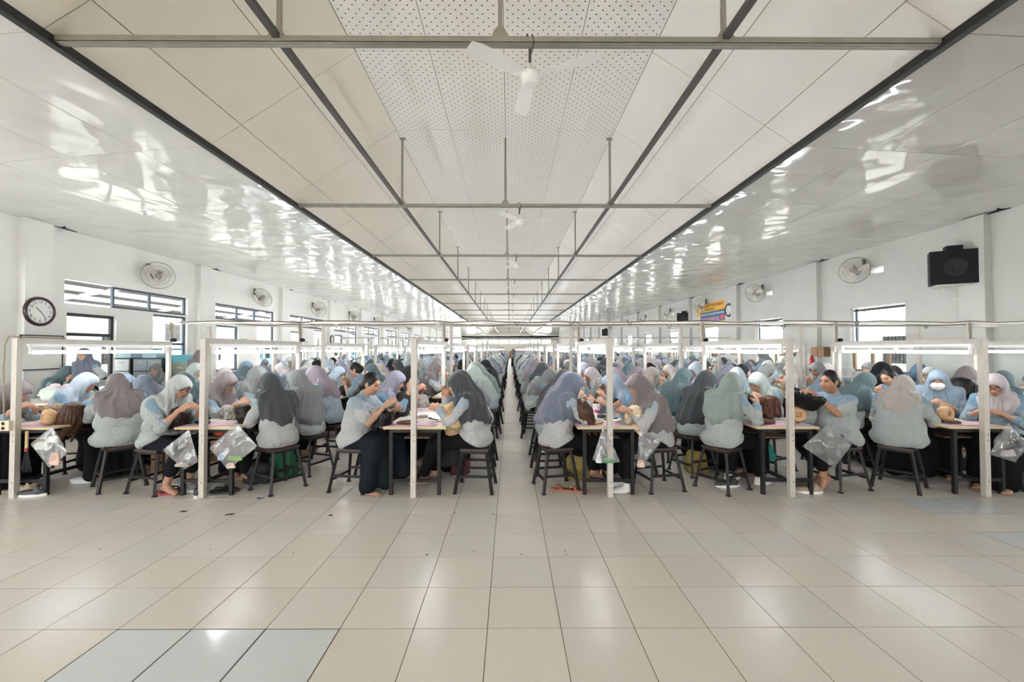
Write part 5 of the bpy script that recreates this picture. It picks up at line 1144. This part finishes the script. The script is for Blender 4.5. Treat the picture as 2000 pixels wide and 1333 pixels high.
MB().tube([(-.03, .0, .05), (-.036, -.005, .3), (-.042, -.004, .6), (-.036, -.006, .82), (.0, .0, .91), (.06, .02, .905), (.06, .5, .90)], .007, 6).build('cord', m_tan, t)
# ------------------------------------------------------------------ clocks, fans, loudspeakers, banner and other things along the walls
m_face = mat('clock_face', srgb(222, 225, 218), .5); m_maroon = mat('maroon_frame', srgb(52, 24, 28), .25, spec=.6)
def text(body, size, parent, loc, rot, m, name='lettering', ex=.001, align='CENTER'):
    c = bpy.data.curves.new(name, 'FONT'); c.body = body; c.size = size; c.extrude = ex; c.align_x = align; c.align_y = 'CENTER'; c.materials.append(m); o = ob(name, c); bpy.context.view_layer.update(); me = bpy.data.meshes.new_from_object(o.evaluated_get(bpy.context.evaluated_depsgraph_get())); bpy.data.objects.remove(o); me.name = name
    if not me.materials: me.materials.append(m)
    return ob(name, me, parent, loc, rot)
def clock(loc, rz, r, mring, label, hh, mm, nums=True):
    # built facing local -y
    t = thing('wall_clock', label, 'clock', loc, rz); M = Matrix.Rotation(R(90), 3, 'X')
    MB().lathe([(r*.80, .0), (r, .0), (r, .02), (r*.93, .042), (r*.85, .045), (r*.80, .022)], 40, (0, 0, 0), M, False).build('rim', mring, t, None, None, True)
    MB().lathe([(0.0, .0), (r*.82, .0), (r*.82, .018), (0, .018)], 40, (0, 0, 0), M).build('dial', m_face, t)
    if nums:
        for k in range(1, 13):
            a = 2*math.pi*k/12; text(str(k), r*.26, t, (r*.64*math.sin(a), -.020, r*.64*math.cos(a)), (R(90), 0, 0), m_cable, 'numeral')
    for ang, L, w_ in ((2*math.pi*((hh+mm/60)/12), .40, .035), (2*math.pi*mm/60, .60, .025)):
        MB().bar((-.1*r*math.sin(ang), -.026, -.1*r*math.cos(ang)), (L*r*math.sin(ang), -.026, L*r*math.cos(ang)), w_*r, .003, (0, 1, 0)).build('clock_hand', m_blk, t)
    return t
clock((XL+.135, 7.57, 2.185), R(90), .26, m_maroon, 'round maroon-rimmed wall clock on first left column', 10, 24)
clock((XR-.02, 16.57, 3.05), R(-90), .26, m_blk, 'round black-rimmed wall clock beside banner on right wall', 10, 24)
clock((XL+.135, 19.95, 1.98), R(90), .20, m_blk, 'small black-rimmed clock on fourth left column', 10, 24, False)
m_fan = mat('fan_grille', srgb(160, 155, 145), .45, metal=.3); m_blade = mat('fan_blade', srgb(206, 202, 194), .5); m_fand = mat('fan_bracket', srgb(78, 72, 66), .5)
def fan_meshes():
    b = MB(); r = .31
    for z, q in ((-.055, 1), (.055, 1)):
        for rr in (.06, .14, .22, .31): b.torus(rr, .0028, 36, 4, (0, 0, z*(1-.25*(rr/.31)**2 if rr < .3 else .55)))
        for k in range(32):
            a = 2*math.pi*k/32; c, s = math.cos(a), math.sin(a); b.tube([(.05*c, .05*s, z), (.18*c, .18*s, z*.93), (.31*c, .31*s, z*.55)], .0017, 3, False)
    b.torus(.312, .007, 36, 5)
    gr = b.mesh('grille', m_fan)
    b = MB()
    for k in range(3):
        a = 2*math.pi*k/3+.3; pts = []
        for i, (rr, w0, w1, tl) in enumerate(((.05, -.03, .03, .02), (.14, -.07, .07, .025), (.24, -.085, .08, .022), (.285, -.04, .05, .018))):
            for w_, z in ((w0, -tl), (w1, tl)): pts.append((rr*math.cos(a)-w_*math.sin(a), rr*math.sin(a)+w_*math.cos(a), z))
        n = len(b.v); b.v += pts
        for i in range(3): b.f.append((n+2*i, n+2*i+1, n+2*i+3, n+2*i+2)); b.m.append(0)
    bl = b.mesh('blade_set', m_blade)
    hub = MB().lathe([(0, -.07), (.05, -.068), (.055, -.05), (.03, -.045), (.03, .04), (.075, .05), (.08, .12), (.05, .17), (0, .175)], 18).mesh('motor', m_fan, True)
    return gr, bl, hub
FG, FB, FH = fan_meshes()
def wall_fan(x, y, z, side, yaw, pitch, label):
    t = thing('wall_fan', label, 'fan', (x, y, z), 0, 'caged wall fans'); s = 1 if side == 'left' else -1
    h = ob('fan_head', FG, t, (s*.34, -.10, -.12), (R(90+pitch), 0, R(yaw))); ob('blade_set', FB, h); ob('motor', FH, h, (0, 0, -.02)).rotation_euler = (R(180), 0, 0)
    MB().bb(-.02*0, s*.05, -.03, .03, -.02, .18).build('wall_plate', m_fand, t); MB().tube([(s*.05, 0, .0), (s*.12, -.02, -.10), (s*.20, -.05, -.20), (s*.30, -.02, -.21), (s*.34, -.02, -.14)], .013, 8).build('bracket_arm', m_fand, t)
for k in range(7):
    wall_fan(XL, 9.95+BAY*k, 3.34, 'left', (35, 62, 50, 40, 60, 45, 50)[k], (22, -20, 0, 5, -5, 0, 0)[k], 'grey caged wall fan high on left wall, %s from the front' % ORD[k])
    wall_fan(XR, 10.2+BAY*k, 3.52, 'right', (-25, -60, -75, -75, -60, -60, -60)[k], (25, 22, 10, 8, 0, 0, 0)[k], 'grey caged wall fan high on right wall, %s from the front' % ORD[k])
def speaker(x, y, z, rz, w_, h_, label):
    t = thing('loudspeaker', label, 'loudspeaker', (x, y, z), rz); b = MB(); d = .34
    b.v = [(-w_/2, 0, 0), (w_/2, 0, 0), (w_*.42, d, 0), (-w_*.42, d, 0), (-w_/2, 0, h_), (w_/2, 0, h_), (w_*.42, d, h_), (-w_*.42, d, h_)]; b.f = [(0, 3, 2, 1), (4, 5, 6, 7), (0, 1, 5, 4), (1, 2, 6, 5), (2, 3, 7, 6), (3, 0, 4, 7)]; b.m = [0]*6; b.build('cabinet', m_blk, t)
    MB().lathe([(0, .0), (.035, .004), (.14, .012), (.17, .012), (.175, .0)], 28, (0, -.002, h_*.5), Matrix.Rotation(R(90), 3, 'X')).build('speaker_cone', mat('dark_grey_cone', srgb(22, 21, 21), .7), t, None, None, True)
    MB().bb(-w_*.16, w_*.16, .02, .2, h_, h_+.09).build('horn_tweeter', m_blk, t)
    for s in (-.09, .12): MB().bar((s, .25, 0), (s, .36, -.22), .03, .02).build('bracket', m_pw2, t)
    MB().bb(-w_*.35, w_*.35, .04, .36, -.025, 0).build('shelf_plate', m_pw2, t)
    MB().tube([(w_*.3, .2, h_), (w_*.34, .3, h_+.15), (w_*.45, .37, h_+.22)], .007, 5).build('cord', m_cable, t)
speaker(8.16, 7.75, 2.72, R(-30), .70, .62, 'large black loudspeaker bracketed on first right column')
speaker(8.25, 20.2, 2.70, R(-30), .62, .55, 'smaller black loudspeaker far along right wall beside banner')
speaker(8.25, 36.8, 2.70, R(-30), .62, .55, 'farthest black loudspeaker on right wall')
# banner with print
t = thing('banner', 'yellow and blue printed motivation banner on right wall', 'banner', (XR-.006, 18.15, 2.44), R(-90)); BWd, BH = 2.5, 1.06      # local x runs away from the viewer's right
def sheet(x0, x1, z0, z1, col, nm, off): MB().bb(x0, x1, -off-.002, -off, z0, z1).build(nm, mat('print_%d_%d_%d' % col, srgb(*col), .6), t)
sheet(-BWd/2, BWd/2, 0, BH, (222, 172, 62), 'banner_cloth', 0); sheet(-BWd/2, BWd/2, .0, .26, (176, 170, 96), 'green_band', .003); sheet(-BWd/2+.33, BWd/2, .26, .70, (66, 98, 124), 'blue_band', .004); sheet(-BWd/2+.38, BWd/2-.45, .28, .44, (150, 110, 140), 'purple_strip', .006); sheet(BWd/2-.36, BWd/2-.06, .32, .48, (206, 70, 96), 'red_box', .006); sheet(-BWd/2+.03, -BWd/2+.30, .05, .55, (206, 190, 178), 'pale_figure', .006)
mr_ = mat('print_red', srgb(150, 44, 28), .6); mg_ = mat('print_green', srgb(96, 116, 30), .6); mw_ = mat('print_white', srgb(226, 228, 230), .6)
text('SEMANGAT MASYARAKAT', .175, t, (.12, -.008, .94), (R(90), 0, 0), mr_); text('INDONESIA', .15, t, (.0, -.008, .785), (R(90), 0, 0), mg_); text('SEMANGAT DAN KONSENTRASI KERJA', .118, t, (.17, -.008, .58), (R(90), 0, 0), mw_)
# whiteboard, paper notices
t = thing('whiteboard', 'grey-white whiteboard with black frame on first left column', 'whiteboard', (XL+.14, 7.65, 1.17)); 
MB().bb(0, .012, -.36, .30, .0, .58).build('board', mat('whiteboard_face', srgb(206, 206, 198), .25, noise=.03, nscale=4), t)
for a in ((-.38, -.36, -.02, .6), (.30, .32, -.02, .6), (-.36, .30, -.02, .0), (-.36, .30, .58, .6)): MB().bb(0, .02, a[0], a[1], a[2], a[3]).build('frame_strip', m_fblack, t)
t = thing('window_notice', 'pale grey paper notice with faint letters in blue opening of left wall', 'notice', (XL-.02, 11.0, 1.72), R(90))
MB().bb(-.48, .0, -.004, 0, 0, .42).build('paper', mat('grey_paper', srgb(206, 206, 206), .7), t); text('M   CU', .13, t, (-.24, -.006, .30), (R(90), 0, 0), mat('faint_print', srgb(170, 170, 172), .7)); text('IUA   CI', .11, t, (-.24, -.006, .14), (R(90), 0, 0), mat('faint_print', srgb(170, 170, 172), .7))
for k, y in enumerate((13.6, 17.75)):
    o = MB().bb(0, .006, y-.15, y+.15, 1.78, 1.86).build('wall_notice', mat('notice_paper', srgb(196, 196, 192), .7), None, (XL+.002, 0, 0)); tag(o, 'small grey notice strip on left wall panel, %s bay' % ('third', 'fourth')[k], 'notice')
# drawer cabinets and storage boxes by the left wall
m_drw = mat('grey_translucent_drawer', srgb(150, 160, 166), .35); m_dfr = mat('dark_drawer_frame', srgb(52, 56, 60), .5); m_olive = mat('olive_drawer', srgb(140, 146, 128), .4); m_teal = mat('teal_box', srgb(72, 158, 170), .4); m_lblue = mat('pale_blue_box', srgb(170, 200, 212), .4)
def drawers(x, y, w_, rows_, cols_, mfront, mframe, label, h=.26):
    t = thing('drawer_cabinet', label, 'drawer cabinet', (x, y, 0)); H_ = rows_*h+.04; MB().bb(-w_/2, w_/2, 0, .45, 0, H_).build('carcass', mframe, t); cw = (w_-.04)/cols_
    for r_ in range(rows_):
        for c_ in range(cols_):
            d = MB().bb(-w_/2+.025+c_*cw, -w_/2+.015+(c_+1)*cw, -.02, .0, .03+r_*h, .01+(r_+1)*h).build('drawer', mfront, t); cx = -w_/2+.02+(c_+.5)*cw; MB().bb(cx-.05, cx+.05, -.034, -.02, .03+r_*h+h*.62, .03+r_*h+h*.70).build('handle', m_pw2, d)
drawers(-7.55, 8.95, .62, 5, 2, m_drw, m_dfr, 'grey two-column plastic drawer cabinet by left windows'); drawers(-8.08, 8.95, .34, 5, 1, mat('white_drawer', srgb(214, 220, 222), .4), m_dfr, 'narrow white drawer cabinet beside the grey one'); drawers(-6.95, 9.05, .40, 4, 1, m_olive, m_olive, 'olive drawer cabinet right of grey drawer cabinet', .30)
def lidbox(x, y, z, d, m, label):
    t = thing('storage_box', label, 'storage box', (x, y, z), 0, 'plastic storage boxes'); MB().bb(-d[0]/2, d[0]/2, 0, d[1], 0, d[2]*.8).build('tub', m, t); MB().bb(-d[0]/2-.015, d[0]/2+.015, -.015, d[1]+.015, d[2]*.8, d[2]).build('lid', m, t)
lidbox(-7.55, 8.98, 1.34, (.3, .35, .12), m_lblue, 'pale blue storage box on grey drawer cabinet'); lidbox(-8.08, 8.98, 1.34, (.28, .35, .13), m_lblue, 'pale blue storage box on narrow white cabinet'); lidbox(-6.97, 9.1, 1.24, (.44, .36, .16), m_teal, 'teal storage box on olive drawer cabinet')
# brown wooden wall boxes and a fire extinguisher on the right wall
for k, y in enumerate((11.6, 13.0, 15.9, 17.2)):
    t = thing('wall_cabinet', 'small brown wooden wall box on right wall, %s from the front' % ORD[k], 'wall cabinet', (XR, y, 1.32), R(-90), 'brown wall boxes'); MB().bb(-.25, .25, -.16, 0, 0, .26).build('box_body', m_fbrown, t)
    for s in (-1, 1): MB().bb(s*.125-.115, s*.125+.115, -.175, -.16, .01, .25).build('door', mat('brown_door', srgb(146, 104, 66), .5, noise=.12, nscale=8), t)
t = thing('fire_extinguisher', 'small red fire extinguisher on right wall column', 'fire extinguisher', (XR-.19, 11.8, 1.0)); MB().lathe([(0, 0), (.05, 0), (.055, .02), (.055, .24), (.03, .29), (.015, .31), (0, .31)], 14).build('cylinder', mat('red_paint', srgb(180, 36, 34), .35), t, None, None, True); MB().bb(-.02, .05, -.012, .012, .31, .345).build('valve', m_blk, t)
# ceiling fans hung from the tie beams: hook rod, motor bowl, three blades
m_cfan = mat('white_enamel', srgb(232, 231, 226), .3); m_rod = mat('fan_rod', srgb(96, 90, 82), .5, metal=.3)
cf_bowl = MB().lathe([(0, -.095), (.052, -.093), (.056, -.088), (.075, -.07), (.088, -.03), (.085, .0), (.06, .028), (.045, .032), (.035, .05), (.018, .085), (.012, .10)], 28).mesh('motor_bowl', m_cfan, True)
def cfan_blade():
    b = MB(); N_ = 7
    for i in range(N_):
        u = i/(N_-1); rr = .08+u*.54; w_ = (.028 if u < .12 else .055+.018*u) if u < .98 else .05; tl = .018*(1-u*.4)
        for s, zz in ((-1, 1), (1, -1)):
            for th in (0, .004): b.v.append((s*w_, rr, -.01+zz*tl+th))
    for i in range(N_-1):
        a = 4*i; c = a+4
        for q in ((a, a+2, c+2, c), (a+1, c+1, c+3, a+3), (a, c, c+1, a+1), (a+2, a+3, c+3, c+2)): b.f.append(q); b.m.append(0)
    e = 4*(N_-1); b.f += [(0, 1, 3, 2), (e, e+2, e+3, e+1)]; b.m += [0, 0]; return b.mesh('blade', m_cfan)
CFB = cfan_blade()
for k, y in enumerate(TR[:9]):
    t = thing('ceiling_fan', 'white three-bladed ceiling fan under %s tie beam' % ORD[k], 'ceiling fan', (.175, y+.05, ZB-.245), 0, 'ceiling fans down the middle'); ob('motor_bowl', cf_bowl, t)
    MB().tube([(0, 0, .095), (0, 0, .27)], .012, 8).build('down_rod', m_rod, t); MB().tube([(-.03, -.09, .27), (-.03, -.08, .30), (0, -.02, .305), (.015, -.09, .29), (.03, -.1, .22), (.01, -.02, .17)], .006, 6).build('hook_wire', m_rod, t)
    for q in range(3): ob('blade', CFB, t, None, (0, 0, R((6, 126, -114)[q]+k*17)))
# table of pale net bundles by the left wall
t = thing('net_table', 'large white table heaped with net bundles by left wall', 'table', (-6.95, 6.15, 0)); MB().bb(-.55, .55, 0, 1.15, .715, .74).build('tabletop', m_lam, t); MB().bb(-.55, .55, 0, .02, .64, .715).build('apron', m_fbrown, t)
for x in (-.5, .5):
    for y in (.05, 1.1): MB().bb(x-.02, x+.02, y-.02, y+.02, 0, .715).build('leg', m_leg, t)
ncol = [(228, 226, 228), (224, 208, 216), (214, 224, 222), (226, 226, 214), (206, 218, 206), (230, 214, 222)]
g_ = random.Random(9)
for k in range(13):
    col = ncol[k % 6]; x, y = -7.4+.95*((k*0.37) % 1), 6.30+.85*((k*.61) % 1); r_ = (g_.uniform(.12, .17), g_.uniform(.11, .15), g_.uniform(.06, .085))
    o = ob('net_bundle', blob(r_, 70+k, mat('net_%d_%d_%d' % col, srgb(*col), .85, bump=.5, bscale=25), .016), None, (x, y, .74+r_[2]+(.05 if k > 7 else 0))); tag(o, '%s pale net bundle in heap on white table, counted from front' % ORD[sorted(range(13), key=lambda q: (q*.61) % 1).index(k)], 'net bundle', 'heap of net bundles')
# ceiling-mounted twin tubes near the far end
for k in range(5):
    for s, nm in ((-1, 'left'), (1, 'right')):
        t = thing('ceiling_lamp', 'bare twin tube lamp on %s runner bar near far end, %s pair' % (nm, ORD[k]), 'lamp', (-.08+s*1.7, 40+6*k, ZB-.02)); MB().bb(-.06, .06, -.62, .62, 0, .04).build('batten', m_bat, t)
        for q in (-.035, .035): MB().tube([(q, -.6, -.015), (q, .6, -.015)], .014, 6).build('tube', m_tube, t)

# ragged dark gaps where the sheet ceiling meets the columns
m_gap = mat('dark_gap', (0.008, 0.008, 0.008), 0.9)
for side, X, zt, lst, o_ in (('left', XL, ZWL, LB, -.55), ('right', XR, ZWR, RB, -1.45)):
    n = 0
    for k, y in enumerate(lst):
        yc = y+o_
        if yc < 5 or yc > 30: continue
        s = 1 if side == 'left' else -1; g_ = random.Random(k+(50 if s < 0 else 0)); b = MB(); zz = zt-.006+.0795*.14; y0 = yc+(.30 if s > 0 else -.55)
        x0 = X+s*.02; pts = [(x0, y0), (x0+s*.05, y0+.1), (x0+s*.16, y0+.06), (x0+s*.07, y0+.17), (x0+s*.03, y0+.42), (x0, y0+.42)]
        b.v = [(x, yy, zt-.016-.0795*0+.0795*abs(x-X)*.9) for x, yy in pts]+[(x, yy, zt-.004+.0795*abs(x-X)*.9) for x, yy in pts]; m_ = len(pts); b.f = [tuple(range(m_)), tuple(range(2*m_-1, m_-1, -1))]+[(i, (i+1) % m_, m_+(i+1) % m_, m_+i) for i in range(m_)]; b.m = [0]*len(b.f)
        tag(b.build('ceiling_gap', m_gap), 'ragged dark gap in ceiling beside %s %s column' % (ORD[n], side), 'gap', 'gaps at the ceiling edge', 'structure'); n += 1
